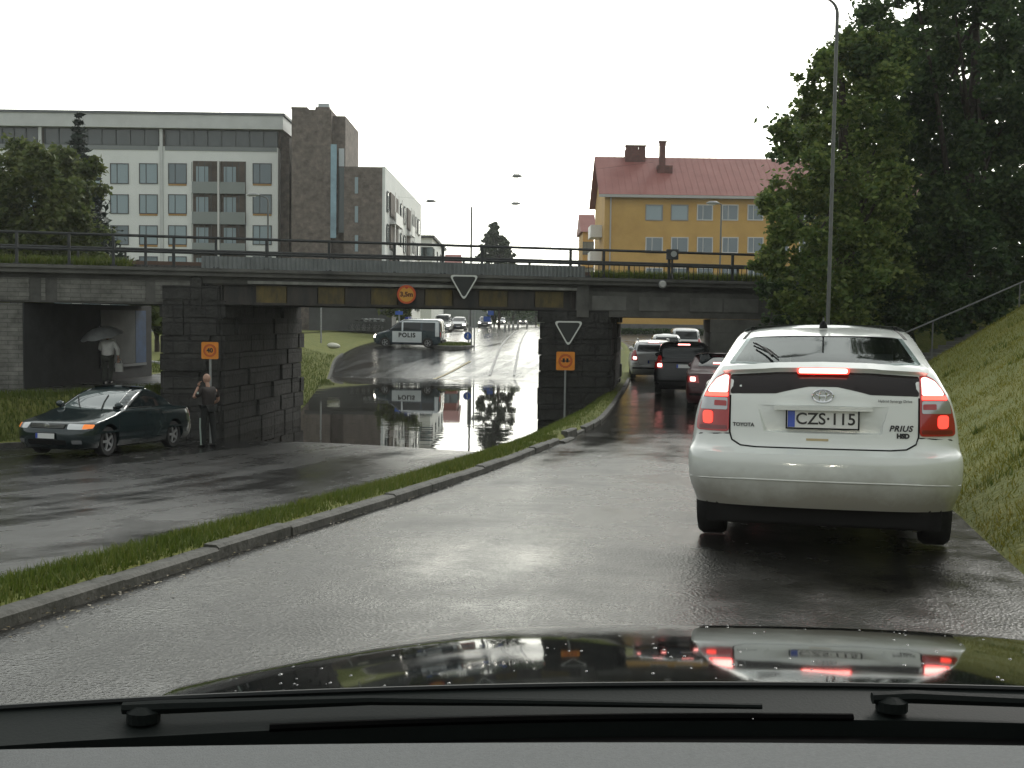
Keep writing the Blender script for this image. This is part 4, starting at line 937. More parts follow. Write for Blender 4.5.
m = MB(); m.bx(-hw - .6, hw + .6, -e - .12, -e, ze - .25, ze + .0); m.build('gutter', mat('gutter_pale', (.42, .42, .4), .5), yh)
m = MB(); m.tube([(-hw + .55, -.1, 0), (-hw + .55, -.1, ze - .2)], .07, 8); m.build('downpipe', mat('gutter_pale', (0, 0, 0)), yh)
CHB = masonry('chimney_brick', (.17, .05, .04), (.13, .042, .035), (.1, .06, .05), .4, .16, bump=.2)
def zroof(yy): return ze + (yy) * a + .3
def chim(pxa, pxb, pyt, yy, caps):
    c0, c1 = P(pxa, pyt, Yy + yy), P(pxb, pyt, Yy + yy); m = MB(); m.bx(c0.x - rx, c1.x - rx, yy - .5, yy + .6, zroof(yy) - .9, c0.z); ch = m.build('chimney', CHB, rf)
    if caps:
        for f in caps: u = c0.x - rx + (c1.x - c0.x) * f; m = MB(); m.bx(u - .3, u + .3, yy - .3, yy + .3, c0.z, c0.z + .35); m.bx(u - .38, u + .38, yy - .38, yy + .38, c0.z + .35, c0.z + .45); m.build('chimney_pot', CHB, ch)
chim(625, 645, 150, 5.6, (.2, .5, .85)); chim(660, 665, 146, 4.2, (.5,)); chim(657, 672, 166, 3.6, None)
for ri, (ya, yb) in enumerate(((205.5, 219.5), (238, 252), (268.5, 282), (300, 313))):
    for ci, (xa, xb) in enumerate(((646.5, 662), (672, 687.5), (698, 712), (723, 737.5), (748.5, 762.5), (774, 788), (800, 814), (826, 840), (852, 866))):
        window(yh, 'x', g(xa, ya)[0] - rx, g(xb, ya)[0] - rx, g(xa, yb)[1], g(xa, ya)[1], 0, PANB if (ri == 0 and ci < 2) else PAN, FRW if ci > 1 or ri else mat('frame_grey', (.25, .25, .24), .5), .09, 0 if (ri == 0 and ci < 2) else 1)
for zz in (g(597, 235)[1], g(597, 262)[1], g(597, 290)[1]):
    m = MB(); m.bx(-hw - 1.1, -hw - .003, 2.5, 6, zz, zz + .15); m.bx(-hw - 1.1, -hw - 1.04, 2.5, 6, zz + .15, zz + 1.15); m.bx(-hw - 1.04, -hw - .003, 2.5, 2.56, zz + .15, zz + 1.15); m.build('balcony', mat('white_balcony', (.75, .76, .74), .5), yh)
block('second yellow house with red roof farther back, left of the long yellow house', 583, 594, 232, 130, 8, YLW, REDT, 2, 1, 'yellow_house')
# ------------------------------------------------------------------ trees
BARK = mat('bark', (.055, .045, .035), .9, var=.5, vscale=9, bump=.8, bscale=14)
LF_M = leafy('maple_leaves', (.045, .09, .022), (.13, .19, .05), (.30, .34, .10), .55, trans=.5)
LF_D = leafy('birch_leaves', (.022, .05, .019), (.056, .10, .034), (.12, .17, .056), .5, trans=.45)
LF_O = leafy('olive_leaves', (.045, .07, .02), (.095, .125, .038), (.17, .19, .065), .6, trans=.4)
LF_N = leafy('spruce_needles', (.006, .016, .010), (.012, .026, .016), (.022, .04, .024), 1.2, trans=.05)
def leaf_mesh(name, cen, nrm_bias, size, m, parent, seed, long=1.5):
    r = np.random.default_rng(seed); cen = np.asarray(cen); n = len(cen)
    a = r.normal(size=(n, 3)); a[:, 2] *= .6; a /= np.linalg.norm(a, axis=1)[:, None]; b = r.normal(size=(n, 3)); b -= a * (a * b).sum(1)[:, None]; b /= np.linalg.norm(b, axis=1)[:, None]
    s = size * r.uniform(.6, 1.35, n)[:, None]
    V = np.empty((n * 4, 3)); V[0::4] = cen - a * s * long * .5; V[1::4] = cen + b * s * .45 - a * s * .05; V[2::4] = cen + a * s * long * .5; V[3::4] = cen - b * s * .45 - a * s * .05
    return tris_mesh(name, V, np.arange(n * 4).reshape(n, 4), m, parent)
def branchy(root, base, h, r, lean, crown, seed, limbs=9):
    q = random.Random(seed); m = MB(); pts = [Vector((lean * (i / 8) ** 1.3 + q.uniform(-.06, .06) * i * .3, q.uniform(-.05, .05) * i * .3, h * i / 8)) for i in range(9)]; pts[0] = Vector((0, 0, -.5))
    m.tube(pts, [r * (1 - .085 * i) for i in range(9)], 10)
    for i in range(limbs):
        k = q.randint(2, 7); p = pts[k]; t = Vector(crown[q.randrange(len(crown))]); d = t - p; mid = p + d * .5 + Vector((0, 0, d.length * .12)); rr = r * (1 - .085 * k) * .5
        m.tube([p, p + d * .25 + Vector((0, 0, d.length * .04)), mid, p + d * .8 + Vector((0, 0, d.length * .1)), t], [rr, rr * .8, rr * .55, rr * .35, rr * .15], 6)
    return m.build('trunk', BARK, root, 60)
def tree(label, loc, clumps, per, size, leaf, seed, h, r, nm='tree', sub=(7, .38), lean=0, group=None, limbs=14):
    """clumps: list of (offset, radius) in metres from the foot"""
    root = thing(nm, label, 'tree', loc, group=group); q = random.Random(seed); L_ = []
    cs = [Vector(c) for c, _ in clumps]
    for c, rad in clumps:
        c = Vector(c); subs = []
        for i in range(sub[0]):
            d = Vector((q.gauss(0, 1), q.gauss(0, 1), q.gauss(0, 1))); d.normalize(); subs.append((c + d * rad * q.uniform(.55, 1.0), rad * sub[1] * q.uniform(.6, 1.25)))
        subs.append((c, rad * .6))
        for p, rr in subs:
            for i in range(max(6, int(per * (rr / (rad * .4))))):
                d = Vector((q.gauss(0, 1), q.gauss(0, 1), q.gauss(0, .8))); d.normalize(); L_.append((p + d * rr * (q.random() ** .45 if q.random() < .6 else min(1.7, abs(q.gauss(0, 1.05)))))[:])
    leaf_mesh('crown', L_, 0, size, leaf, root, seed)
    branchy(root, loc, h, r, lean, cs, seed, limbs)
    return root
# tall trees on the right-hand bank
def pxclumps(lst, base):
    return [((P(x, y, Y) - Vector(base))[:], rp * Y / FPX) for x, y, rp, Y in lst]
b1 = Vector((P(838, 330, 29).x, 29, TR.z(P(838, 330, 29).x, 29)))
q = random.Random(21); cl = []
# outline of the left tree in the picture plane: left edge x for each y
for y in range(52, 345, 22):
    xl = float(np.interp(y, [40, 70, 110, 160, 200, 250, 300, 345], [845, 812, 792, 786, 772, 772, 778, 800])); xr = 905
    x = xl + 14
    while x < xr:
        cl.append((x + q.uniform(-9, 9), y + q.uniform(-9, 9), q.uniform(17, 30) if x > xl + 30 else q.uniform(12, 20), 29 + q.uniform(-2.2, 2.2))); x += 27
cl += [(820, 62, 12, 28.5), (850, 42, 12, 29), (868, 48, 16, 29), (775, 238, 12, 27.6), (768, 205, 12, 28), (765, 262, 14, 27.8), (782, 130, 9, 28.3)]
tree('big leafy maple with light green edge standing beside the lamp post on the right bank', b1, pxclumps(cl, b1), 120, .095, LF_M, 5, 8.5, .22, 'maple_tree', group='trees on the right bank')
b2 = Vector((P(965, 300, 31).x, 31, TR.z(P(965, 300, 31).x, 31))); cl = []
for y in range(-60, 330, 30):
    xl = float(np.interp(y, [-60, 0, 60, 120, 330], [905, 890, 880, 890, 890])); x = xl
    while x < 1075: cl.append((x + q.uniform(-12, 12), y + q.uniform(-12, 12), q.uniform(22, 36), 31 + q.uniform(-2.5, 2.5))); x += 36
tree('tall dark birch rising past the top of the picture at the right edge', b2, pxclumps(cl, b2), 150, .11, LF_D, 6, 11.5, .25, 'birch_tree', group='trees on the right bank')
b3 = Vector((P(900, 300, 36).x, 36, TR.z(P(900, 300, 36).x, 36))); cl = []
for y in range(40, 350, 34):
    x = 815 if y > 110 else 900
    while x < 1060: cl.append((x + q.uniform(-14, 14), y + q.uniform(-14, 14), q.uniform(26, 38), 36 + q.uniform(-2, 2))); x += 44
tree('dark broad tree deep in shade behind the maple and the birch', b3, pxclumps(cl, b3), 80, .18, LF_D, 7, 8, .25, 'broadleaf_tree', group='trees on the right bank')
bu = Vector((P(860, 345, 29).x, 29, TR.z(P(860, 345, 29).x, 29))); cl = [(x + q.uniform(-8, 8), y + q.uniform(-5, 5), q.uniform(14, 22), 29.5 + q.uniform(-.8, .8)) for x in range(775, 1010, 22) for y in (292, 318)]
sh = tree('low dark shrubs under the right bank trees behind the handrail', bu, pxclumps(cl, bu), 60, .09, LF_D, 8, .8, .05, 'shrub', limbs=20)
sh['category'] = 'shrub'
# left: bushy tree on the far embankment, spruce behind
b4 = P(40, 260, 44); b4.z = .9; cl = []
for y in range(160, 275, 15):
    xr = float(np.interp(y, [150, 175, 205, 235, 275], [62, 95, 108, 116, 116])); x = -70
    while x < xr - 10: cl.append((x + q.uniform(-8, 8), y + q.uniform(-6, 6), q.uniform(14, 22) if x < xr - 25 else q.uniform(10, 15), 44 + q.uniform(-2.5, 2.5))); x += 22
tree('round olive green tree behind the left end of the bridge', b4, pxclumps(cl, b4), 130, .15, LF_O, 9, 4.5, .22, 'broadleaf_tree')
def spruce(label, foot, top, wpx, Y, seed, leaf=LF_N, nm='spruce_tree', size=.16, tiers=26, shape=1.0, per=34):
    b = P(foot[0], foot[1], Y); t = P(top[0], top[1], Y); hh = t.z - b.z; root = thing(nm, label, 'tree', b); q = random.Random(seed); L_ = []; m = MB(); m.tube([(0, 0, -.3), (0, 0, hh * .5), (0, 0, hh)], [.03 * hh ** .8 * .6, .014 * hh ** .8, .01], 8); wr = wpx * Y / FPX / 2
    for i in range(tiers):
        f = i / (tiers - 1); z = hh * (.06 + .93 * f); rad = wr * (1 - f) ** shape * q.uniform(.85, 1.1) + .03 * wr
        nb = max(4, int(11 * (1 - f) + 3))
        for k in range(nb):
            an = 6.283 * k / nb + q.uniform(-.4, .4); L = rad * q.uniform(.7, 1.15); tip = Vector((math.cos(an) * L, math.sin(an) * L, z - L * .32)); p0 = Vector((0, 0, z))
            m.tube([p0, p0.lerp(tip, .5) + Vector((0, 0, L * .06)), tip], [.03, .02, .008], 4)
            for j in range(int(per * (.25 + L / wr))):
                s = q.random() ** .7; c = p0.lerp(tip, s); sp = .1 * L + .04 * hh / 10; L_.append((c.x + q.gauss(0, sp), c.y + q.gauss(0, sp), c.z + q.gauss(0, sp * .45) - .03))
    leaf_mesh('crown', L_, 0, size, leaf, root, seed, 2.2); m.build('trunk', BARK, root, 60); return root
spruce('narrow dark spruce in front of the white apartment block', (80, 285), (79, 113), 100, 62, 3, size=.2, per=46)
b5 = P(499, 330, 150); cl = []; q = random.Random(44)
for y, xa, xb, r_ in ((224, 495, 495.2, 1.6), (228, 493, 497, 2.6), (232, 491.5, 499.5, 3.4), (237, 489.5, 502, 4), (242, 488, 505, 4.2), (245, 486, 508, 3.8), (250, 484, 511, 4.4), (257, 482, 516, 5.5), (266, 481, 519, 6), (276, 482, 518, 6), (288, 484, 516, 7), (302, 486, 514, 7)):
    x = xa
    while x <= xb + .5: cl.append((x + q.uniform(-1.2, 1.2), y + q.uniform(-2, 2), r_ * q.uniform(.75, 1.1), 150 + q.uniform(-2, 2))); x += r_ * 1.3
tree('conical dark green tree rising over the middle of the bridge', b5, pxclumps(cl, b5), 42, .34, leafy('conifer_green', (.03, .05, .028), (.06, .085, .045), (.10, .125, .07), .4), 45, 13, .2, 'conical_tree')
# street trees and clipped hedge far along the street
def small_tree(label, px, py, wpx, hpx, Y, seed, leaf=LF_D, nm='street_tree', grp='street trees beyond the bridge'):
    k = Y / FPX; b = P(px, py, Y); b.z = max(b.z, -.3); hh = hpx * k; wr = wpx * k / 2; q = random.Random(seed)
    c = [((q.gauss(0, .4) * wr, q.gauss(0, .4) * wr, hh * (.35 + .55 * q.random())), wr * q.uniform(.35, .55)) for _ in range(10)]
    return tree(label, b, c, 24, .35, leaf, seed, hh * .6, .12, nm, (5, .5), group=grp)
small_tree('dark street tree right of the conical tree, seen under the girder', 513, 327, 30, 40, 170, 31)
small_tree('dark street tree farthest right under the girder, by the red sign', 536, 326, 26, 34, 190, 32)
small_tree('dark street tree behind the blue signs under the girder', 494, 328, 28, 36, 160, 33)
small_tree('dark bushy tree behind the police van under the girder', 402, 330, 44, 34, 88.5, 34, LF_O)
small_tree('green tree behind the low wall at the far mouth of the footpath tunnel', 157, 362, 34, 60, 47, 35, LF_O, 'garden_tree', None)
hd = thing('hedge', 'low dark hedge along the foot of the yellow house beyond our lane', 'hedge', (P(660, 332, 98).x, 98, 0)); L_ = [(q.uniform(-9, 9), q.uniform(-.5, .5), .5 * q.random() ** .7) for _ in range(5000)]
leaf_mesh('foliage', L_, 0, .16, LF_D, hd, 77); m = MB()
for i in range(24): u = -8.8 + i * .77; m.tube([(u, 0, -.1), (u + .1, .05, .4)], [.03, .01], 5)
m.build('stems', BARK, hd)
L_ = []; q = random.Random(91)
for i in range(9000):
    px_ = q.uniform(462, 575); Yb = q.uniform(250, 330); top = 5.2 + 2.2 * noise.noise((px_ * .11, 0, 0)) + 1.0 * noise.noise((px_ * .4, 3, 0)); p = P(px_, 318, Yb); L_.append((p.x, Yb, top * q.random() ** .8))
tag(leaf_mesh('tree_belt', L_, 0, .8, LF_D, None, 92), kind='stuff')
# ------------------------------------------------------------------ lamps, posts and handrail
LPM = mat('lamp_post_grey', (.12, .125, .12), .55, metal=.3, var=.2, vscale=4)
def tall_lamp(label, px, pyb, pyt, Y, arm_px, nm='street_lamp', r0=.085, grp=None, lamp=True, zb=None):
    b = P(px, pyb, Y); t_ = P(px + .008 * 0, pyt, Y); z0 = b.z if zb is None else zb; hh = t_.z - z0; x = P(px, (pyb + pyt) / 2, Y).x; t = thing(nm, label, 'street lamp', (x, Y, z0), group=grp); dx = arm_px * Y / FPX; sg = 1 if dx > 0 else -1
    m = MB(); pts = [(0, 0, -.3), (0, 0, hh * .3), (0, 0, hh * .94)]
    if dx: 
        ra = min(abs(dx) * .45, hh * .06)
        pts = [(0, 0, -.3), (0, 0, hh * .3), (0, 0, hh - ra)] + [(sg * ra * (1 - math.cos(i * math.pi / 12)), 0, hh - ra + ra * math.sin(i * math.pi / 12)) for i in range(1, 7)] + [(dx, 0, hh + abs(dx) * .18)]
    n = len(pts); m.tube(pts, [r0 * (1 - .5 * min(1, i / max(1, n - 3))) for i in range(n)], 10); m.build('pole', LPM, t, 60)
    m = MB(); m.lathe([(r0 * 1.6, 0), (r0 * 1.6, .25), (r0 * 1.2, .3)], (0, 0, 0), 'Z', 12); m.build('pole_base', MATS['galv'], t)
    if lamp:
        e = pts[-1]; m = MB(); L = .75; m.tube([(e[0] - sg * .05, 0, e[2]), (e[0] + sg * .15, 0, e[2] + .03), (e[0] + sg * L * .7, 0, e[2] + .03), (e[0] + sg * L, 0, e[2])], [.05, .11, .12, .04], 10); m.build('lamp_head', MATS['galv'], t, 50)
        m = MB(); m.box((e[0] + sg * .42, 0, e[2] - .09), (.42, .15, .04)); m.build('lamp_glass', MATS['lamp_glass'], t)
    return t
tall_lamp('tall grey street lamp with curved arm in front of the right bank trees', 832.5, 345, -2, 22, -34, zb=-.4, r0=.04)
tall_lamp('short lamp post before the windows of the yellow house', 720.5, 285, 204, 70, -3.2, r0=.06, zb=0)
tall_lamp('lamp post with a left arm in front of the white balconied block', 268, 330, 197, 72, -9.5, r0=.07, zb=0)
tall_lamp('thin post with a small lamp left of the conical tree', 471, 325, 207, 120, .6, r0=.12, zb=0, lamp=False)
tall_lamp('thin slightly leaning mast right of the conical tree', 560, 325, 190, 130, 0, r0=.07, zb=0, lamp=False)
# lamps hung on wires across the street
for (x, y, Y, lab) in ((431, 201.5, 105, 'lamp hung on a wire over the street beside the white street wing'), (517, 176.5, 90, 'highest hung lamp over the street, above the conical tree'), (516, 204, 115, 'lower hung lamp over the street, just above the conical tree')):
    p = P(x, y, Y); t = thing('hanging_lamp', lab, 'street lamp', p, group='lamps hung over the street'); k = Y / FPX
    m = MB(); m.tube([(-5 * k, 0, 0), (-3 * k, 0, .06), (2 * k, 0, .06), (5 * k, 0, .01)], [.05, .14, .14, .05], 10); m.build('lamp_head', MATS['galv'], t, 50); m = MB(); m.box((-1 * k, 0, -.08), (5 * k, .16, .05)); m.build('lamp_glass', MATS['lamp_glass'], t)
    m = MB(); m.tube([(-11, 0, 1.3), (-5, 0, .5), (0, 0, .19), (5, 0, .5), (11, 0, 1.3)], .006, 4); m.build('span_wire', MATS['dark_steel'], t)
# stair handrail up the right bank
hr = thing('handrail', 'metal stair handrail climbing the right bank behind the white car', 'handrail', P(933, 345, 26.5)); o = -hr.location
pp = [P(905, 333, 26.0), P(933, 321, 26.5), P(978, 301.5, 27), P(1020, 283, 27.5), P(1110, 243, 28.5)]; m = MB(); m.tube([p + o for p in pp], .022, 8); m.build('rail', LPM, hr)
for p in (pp[1], pp[3], pp[4]): m = MB(); zt = TR.z(p.x, p.y) - .15; m.tube([p + o, Vector((p.x, p.y, min(zt, p.z - .5))) + o], .02, 8); m.build('rail_post', LPM, hr)
st = MB()
for i in range(14):
    f = i / 13; p = pp[0].lerp(pp[3], f); st.box((p.x + .1, p.y + .9, p.z - 1.35), (.45, 1.6, .5), R(12))
tag(st.build('stair', CONC_M), 'concrete steps beside the handrail on the right bank', 'steps')
# ------------------------------------------------------------------ vehicles
def paint(name, col, metal=.0, rough=.28, coat=.8): return mat(name, col, rough, metal=metal, coat=coat, var=.06, vscale=1.2, rvar=.06)
UND = MATS['black_matt']; GL = MATS['glass_dark']
REDL = mat('red_lens', (.26, .008, .008), .15, coat=1, emit=(.9, .02, .01), estr=.05)
REDON = glow('brake_light_lit', (1, .05, .035), 5.0); REDHOT = glow('brake_light_core', (1, .34, .30), 5.0); REDTAIL = glow('tail_light_lit', (1, .06, .04), 1.6)
CLR = mat('clear_lens', (.42, .43, .44), .12, metal=.6, coat=1); ORL = mat('amber_lens', (.7, .18, .02), .15, coat=1, emit=(1, .25, .02), estr=.5)
HLON = glow('headlight_lit', (1, .95, .82), 12.0)
def place(root, x, y, zf, hd, wb=2.6):
    """stand a car on the road: hd = heading clockwise from straight ahead"""
    f = Vector((math.sin(hd), math.cos(hd), 0)); a = zf(x - f.x * wb / 2, y - f.y * wb / 2); b = zf(x + f.x * wb / 2, y + f.y * wb / 2)
    r = Vector((f.y, -f.x, 0)); c = zf(x - r.x * .7, y - r.y * .7); d = zf(x + r.x * .7, y + r.y * .7)
    root.location = (x, y, (a + b) / 2 + .005); root.rotation_euler = (math.atan2(b - a, wb), math.atan2(c - d, 1.4), -hd)
fA = lambda x, y: zA(y) + .012
fB = lambda x, y: zB(x, y) + .03
def seam(c, pts, axis, sg, m, name='shut_line', r=.005, parent=None):
    q = []
    for a, b in zip(pts[:-1], pts[1:]):
        n = max(1, int((Vector(b) - Vector(a)).length / .08))
        for i in range(n):
            p = Vector(a).lerp(Vector(b), i / n); h, nn, d = c.hit(p, axis, sg); q.append(h + nn * .001)
    h, nn, d = c.hit(pts[-1], axis, sg); q.append(h + nn * .001)
    k = MB(); k.tube(q, r, 5); return k.build(name, m, parent or c.root)
# ------- the white hatchback right in front
CUTS = []
def ksort(rows): return rows
PR = [  # z, w, front, rear, frx, fry, fb, rrx, rry, rb
 (.30, .835, 2.16, -2.09, .45, .40, .16, .34, .20, .10),
 (.36, .85, 2.20, -2.13, .45, .40, .16, .34, .20, .10),
 (.43, .872, 2.24, -2.165, .45, .40, .16, .34, .20, .10),
 (.50, .882, 2.25, -2.19, .45, .40, .16, .34, .20, .10),
 (.60, .884, 2.25, -2.20, .45, .40, .16, .34, .20, .10),
 (.655, .88, 2.23, -2.185, .45, .40, .16, .34, .20, .10),
 (.69, .872, 2.18, -2.115, .45, .40, .16, .32, .19, .10),
 (.73, .866, 2.08, -2.085, .45, .40, .16, .30, .18, .10),
 (.85, .853, 1.72, -2.07, .45, .40, .16, .29, .18, .10),
 (.95, .835, 1.38, -2.055, .40, .40, .16, .28, .18, .10),
 (1.03, .81, 1.12, -2.04, .30, .30, .16, .27, .18, .10),
 (1.09, .78, .97, -2.01, .25, .25, .16, .25, .18, .10),
 (1.16, .745, .84, -1.95, .25, .25, .16, .22, .17, .10),
 (1.21, .72, .74, -1.88, .25, .25, .16, .20, .16, .10),
 (1.235, .708, .66, -1.80, .25, .25, .16, .18, .15, .10),
 (1.285, .695, .58, -1.62, .25, .25, .16, .17, .14, .12),
 (1.35, .682, .47, -1.36, .25, .25, .16, .16, .13, .14),
 (1.425, .664, .30, -1.06, .25, .25, .16, .16, .13, .15),
 (1.49, .640, .12, -.80, .25, .25, .16, .16, .13, .15),
 (1.53, .605, -.05, -.58, .25, .25, .16, .18, .13, .15),
 (1.555, .55, -.16, -.42, .25, .2, .1, .2, .1, .1)]
WHP = paint('pearl_white_paint', (.70, .73, .70), rough=.2)
def road_grime(m, z0, z1):
    nt = m.node_tree; N = nt.nodes; L = nt.links; b = N['Principled BSDF']; src = b.inputs['Base Color'].links[0].from_socket
    t = N.new('ShaderNodeTexCoord'); s = N.new('ShaderNodeSeparateXYZ'); L.new(t.outputs['Object'], s.inputs[0]); n = N.new('ShaderNodeTexNoise'); n.inputs['Scale'].default_value = 4; n.inputs['Detail'].default_value = 8; n.inputs['Roughness'].default_value = .7; L.new(t.outputs['Object'], n.inputs[0])
    a = N.new('ShaderNodeMath'); a.operation = 'MULTIPLY_ADD'; a.inputs[1].default_value = .30; L.new(n.outputs['Fac'], a.inputs[0]); L.new(s.outputs[2], a.inputs[2])
    r = N.new('ShaderNodeMapRange'); r.inputs['From Min'].default_value = z0; r.inputs['From Max'].default_value = z1; r.inputs['To Min'].default_value = .8; r.inputs['To Max'].default_value = 0; L.new(a.outputs[0], r.inputs[0])
    x = N.new('ShaderNodeMix'); x.data_type = 'RGBA'; L.new(r.outputs[0], x.inputs[0]); L.new(src, x.inputs[6]); x.inputs[7].default_value = (.30, .275, .225, 1); L.new(x.outputs[2], b.inputs['Base Color'])
road_grime(WHP, .50, .72)
prius = thing('car', 'white hatchback with lit brake lights waiting right in front', 'car')
car = Car(prius, PR, WHP, UND, (-1.32, 1.38), wr=.31, ww=.19)
# number plate recess pressed into the tailgate
cb = MB(); yb = -2.5; v = [(-.355, -2.028, .80), (.355, -2.028, .80), (.415, -2.028, .968), (-.415, -2.028, .968)]; v2 = [(-.395, yb, .785), (.395, yb, .785), (.435, yb, .975), (-.435, yb, .975)]
v2 = [(a, -2.11, z) for a, _, z in [(-.40, 0, .782), (.40, 0, .782), (.44, 0, .978), (-.44, 0, .978)]]; v3 = [(a, -2.6, z) for a, _, z in v2]
cb.add(v + v2, [(0, 1, 2, 3), (4, 7, 6, 5), (0, 4, 5, 1), (1, 5, 6, 2), (2, 6, 7, 3), (3, 7, 4, 0)])
# the cabin under the rear glass, hollowed out so the window looks into it
gp = roundpoly([(-.60, -1.62), (-.3, -1.735), (0, -1.755), (.3, -1.735), (.60, -1.62), (.535, -.84), (0, -.90), (-.535, -.84)], .05); gm_ = MB(); gm_.prism(gp, 1.03, 2.0, mi=1)
cut = gm_.build('cutter', [WHP, UND]); md = car.body.modifiers.new('g', 'BOOLEAN'); md.object = cut; md.operation = 'DIFFERENCE'; md.solver = 'EXACT'
dg = bpy.context.evaluated_depsgraph_get(); nm_ = bpy.data.meshes.new_from_object(car.body.evaluated_get(dg)); car.body.modifiers.clear(); car.body.data = nm_; bpy.data.objects.remove(cut)
FAB = mat('seat_fabric', (.055, .058, .058), .9)
for x in (-.36, .36):
    k = MB(); k.prism(roundpoly([(x - .13, -1.13), (x + .13, -1.13), (x + .13, -1.03), (x - .13, -1.03)], .03), 1.16, 1.33); k.build('headrest', FAB, prius); k = MB(); k.prism(roundpoly([(x - .3, -1.16), (x + .3, -1.16), (x + .3, -1.0), (x - .3, -1.0)], .04), 1.035, 1.13); k.build('rear_seat', FAB, prius)
k = MB(); k.lathe([(.02, 0), (.15, .02), (.13, .08), (.05, .12)], (.10, -1.3, 1.035), 'Z', 12); k.build('folded_vest', mat('lime_vest', (.25, .5, .06), .7, var=.4, vscale=18), prius)
cut = cb.build('cutter', [WHP, UND]); md = car.body.modifiers.new('r', 'BOOLEAN'); md.object = cut; md.operation = 'DIFFERENCE'; md.solver = 'EXACT'
dg = bpy.context.evaluated_depsgraph_get(); nm_ = bpy.data.meshes.new_from_object(car.body.evaluated_get(dg)); car.body.modifiers.clear(); car.body.data = nm_; bpy.data.objects.remove(cut)
nm_.polygons.foreach_set('use_smooth', [True] * len(nm_.polygons)); nm_.set_sharp_from_angle(angle=R(35))
for sg in (-1, 1):
    S = lambda pl: [(sg * x, z) for x, z in pl][::sg]
    tl = car.patch('tail_light', S([(.602, .785), (.825, .79), (.822, .87), (.80, .975), (.755, 1.075), (.70, 1.15), (.64, 1.178), (.602, 1.17)]), 'y', -1, REDL, off=.008, thick=.04, r=.025, step=.04)
    car.patch('brake_lamp', S([(.614, 1.045), (.755, 1.045), (.735, 1.085), (.695, 1.135), (.64, 1.160), (.614, 1.155)]), 'y', -1, REDHOT, tl, off=.012, thick=.012, r=.015, step=.035)
    car.patch('brake_lamp_edge', S([(.612, 1.018), (.772, 1.018), (.764, 1.043), (.612, 1.043)]), 'y', -1, REDON, tl, off=.0115, thick=.012, r=.006, step=.035)
    car.patch('reversing_lens', S([(.614, .93), (.80, .93), (.785, 1.01), (.614, 1.01)]), 'y', -1, CLR, tl, off=.0115, thick=.012, r=.012, step=.035)
    car.patch('reflector_bar', S([(.62, .955), (.7, .955), (.7, .99), (.62, .99)]), 'y', -1, REDL, tl, off=.014, thick=.01, r=.006, step=.035)
    car.patch('tail_lamp', S([(.71, .835), (.775, .835), (.78, .92), (.71, .92)]), 'y', -1, REDTAIL, tl, off=.012, thick=.012, r=.025, step=.03)
    car.patch('lower_reflector', S([(.615, .80), (.805, .80), (.803, .826), (.615, .826)]), 'y', -1, mat('deep_red_lens', (.16, .006, .005), .2, coat=1), tl, off=.0115, thick=.012, r=.008, step=.04)
    # side glass and doors
    car.patch('side_window', [(-1.28, 1.09), (-.28, 1.07), (-.28, 1.43), (-.62, 1.45), (-1.0, 1.36)], 'x', sg, GL, off=.004, r=.05)
    car.patch('side_window', [(-.22, 1.07), (.78, 1.04), (.42, 1.28), (.12, 1.42), (-.22, 1.44)], 'x', sg, GL, off=.004, r=.04)
    seam(car, [(-.25, .38), (-.25, 1.05)], 'x', sg, UND); seam(car, [(.85, .4), (.86, 1.0)], 'x', sg, UND); seam(car, [(-1.0, .65), (-1.2, .95), (-1.25, 1.08)], 'x', sg, UND)
    for yy in (-.85, .1): k = MB(); h, nn, d = car.hit((yy, .98), 'x', sg); k.box((h.x + sg * .02, yy, .98), (.03, .18, .03)); k.build('door_handle', WHP, prius)
    car.patch('headlight', [(1.55, .68), (2.0, .56), (2.02, .66), (1.65, .8)], 'x', sg, CLR, off=.006, r=.03)
car.patch('lower_rear_glass', [(-.598, 1.04), (-.30, 1.046), (-.17, 1.078), (-.09, 1.094), (.09, 1.094), (.17, 1.078), (.30, 1.046), (.598, 1.04), (.602, 1.168), (.3, 1.186), (0, 1.19), (-.3, 1.186), (-.602, 1.168)], 'y', -1, mat('dark_rear_glass', (.014, .010, .010), .15, spec=.3), off=.003, r=.012, step=.06)
sp = car.patch('spoiler', [(-.652, 1.165), (-.62, 1.172), (-.3, 1.188), (0, 1.192), (.3, 1.188), (.62, 1.172), (.652, 1.165), (.66, 1.195), (.3, 1.222), (0, 1.228), (-.3, 1.222), (-.66, 1.195)], 'y', -1, WHP, off=.035, thick=.06, r=.012, step=.05)
# high brake light sits in the spoiler lip
k = MB(); yy = car.hit((0, 1.20), 'y', -1)[0].y - .055
pr_ = roundpoly([(-.155, 1.184), (.155, 1.184), (.155, 1.216), (-.155, 1.216)], .016); n = len(pr_)
k.add([(x, yy - .012, z) for x, z in pr_] + [(x, yy + .05, z) for x, z in pr_], [tuple(range(n)), tuple(range(2 * n - 1, n - 1, -1))] + [(i, (i + 1) % n, n + (i + 1) % n, n + i) for i in range(n)]); k.build('high_brake_light', REDHOT, prius)
k = MB(); yy2 = yy + .002; pr_ = roundpoly([(-.168, 1.177), (.168, 1.177), (.165, 1.221), (-.165, 1.221)], .02); n = len(pr_)
k.add([(x, yy2 - .006, z) for x, z in pr_] + [(x, yy2 + .05, z) for x, z in pr_], [tuple(range(n)), tuple(range(2 * n - 1, n - 1, -1))] + [(i, (i + 1) % n, n + (i + 1) % n, n + i) for i in range(n)]); k.build('brake_light_housing', REDTAIL, prius)
RG = bpy.data.materials.new('rear_window_glass'); RG.use_nodes = True; nt_ = RG.node_tree; n_ = nt_.nodes; n_.remove(n_['Principled BSDF'])
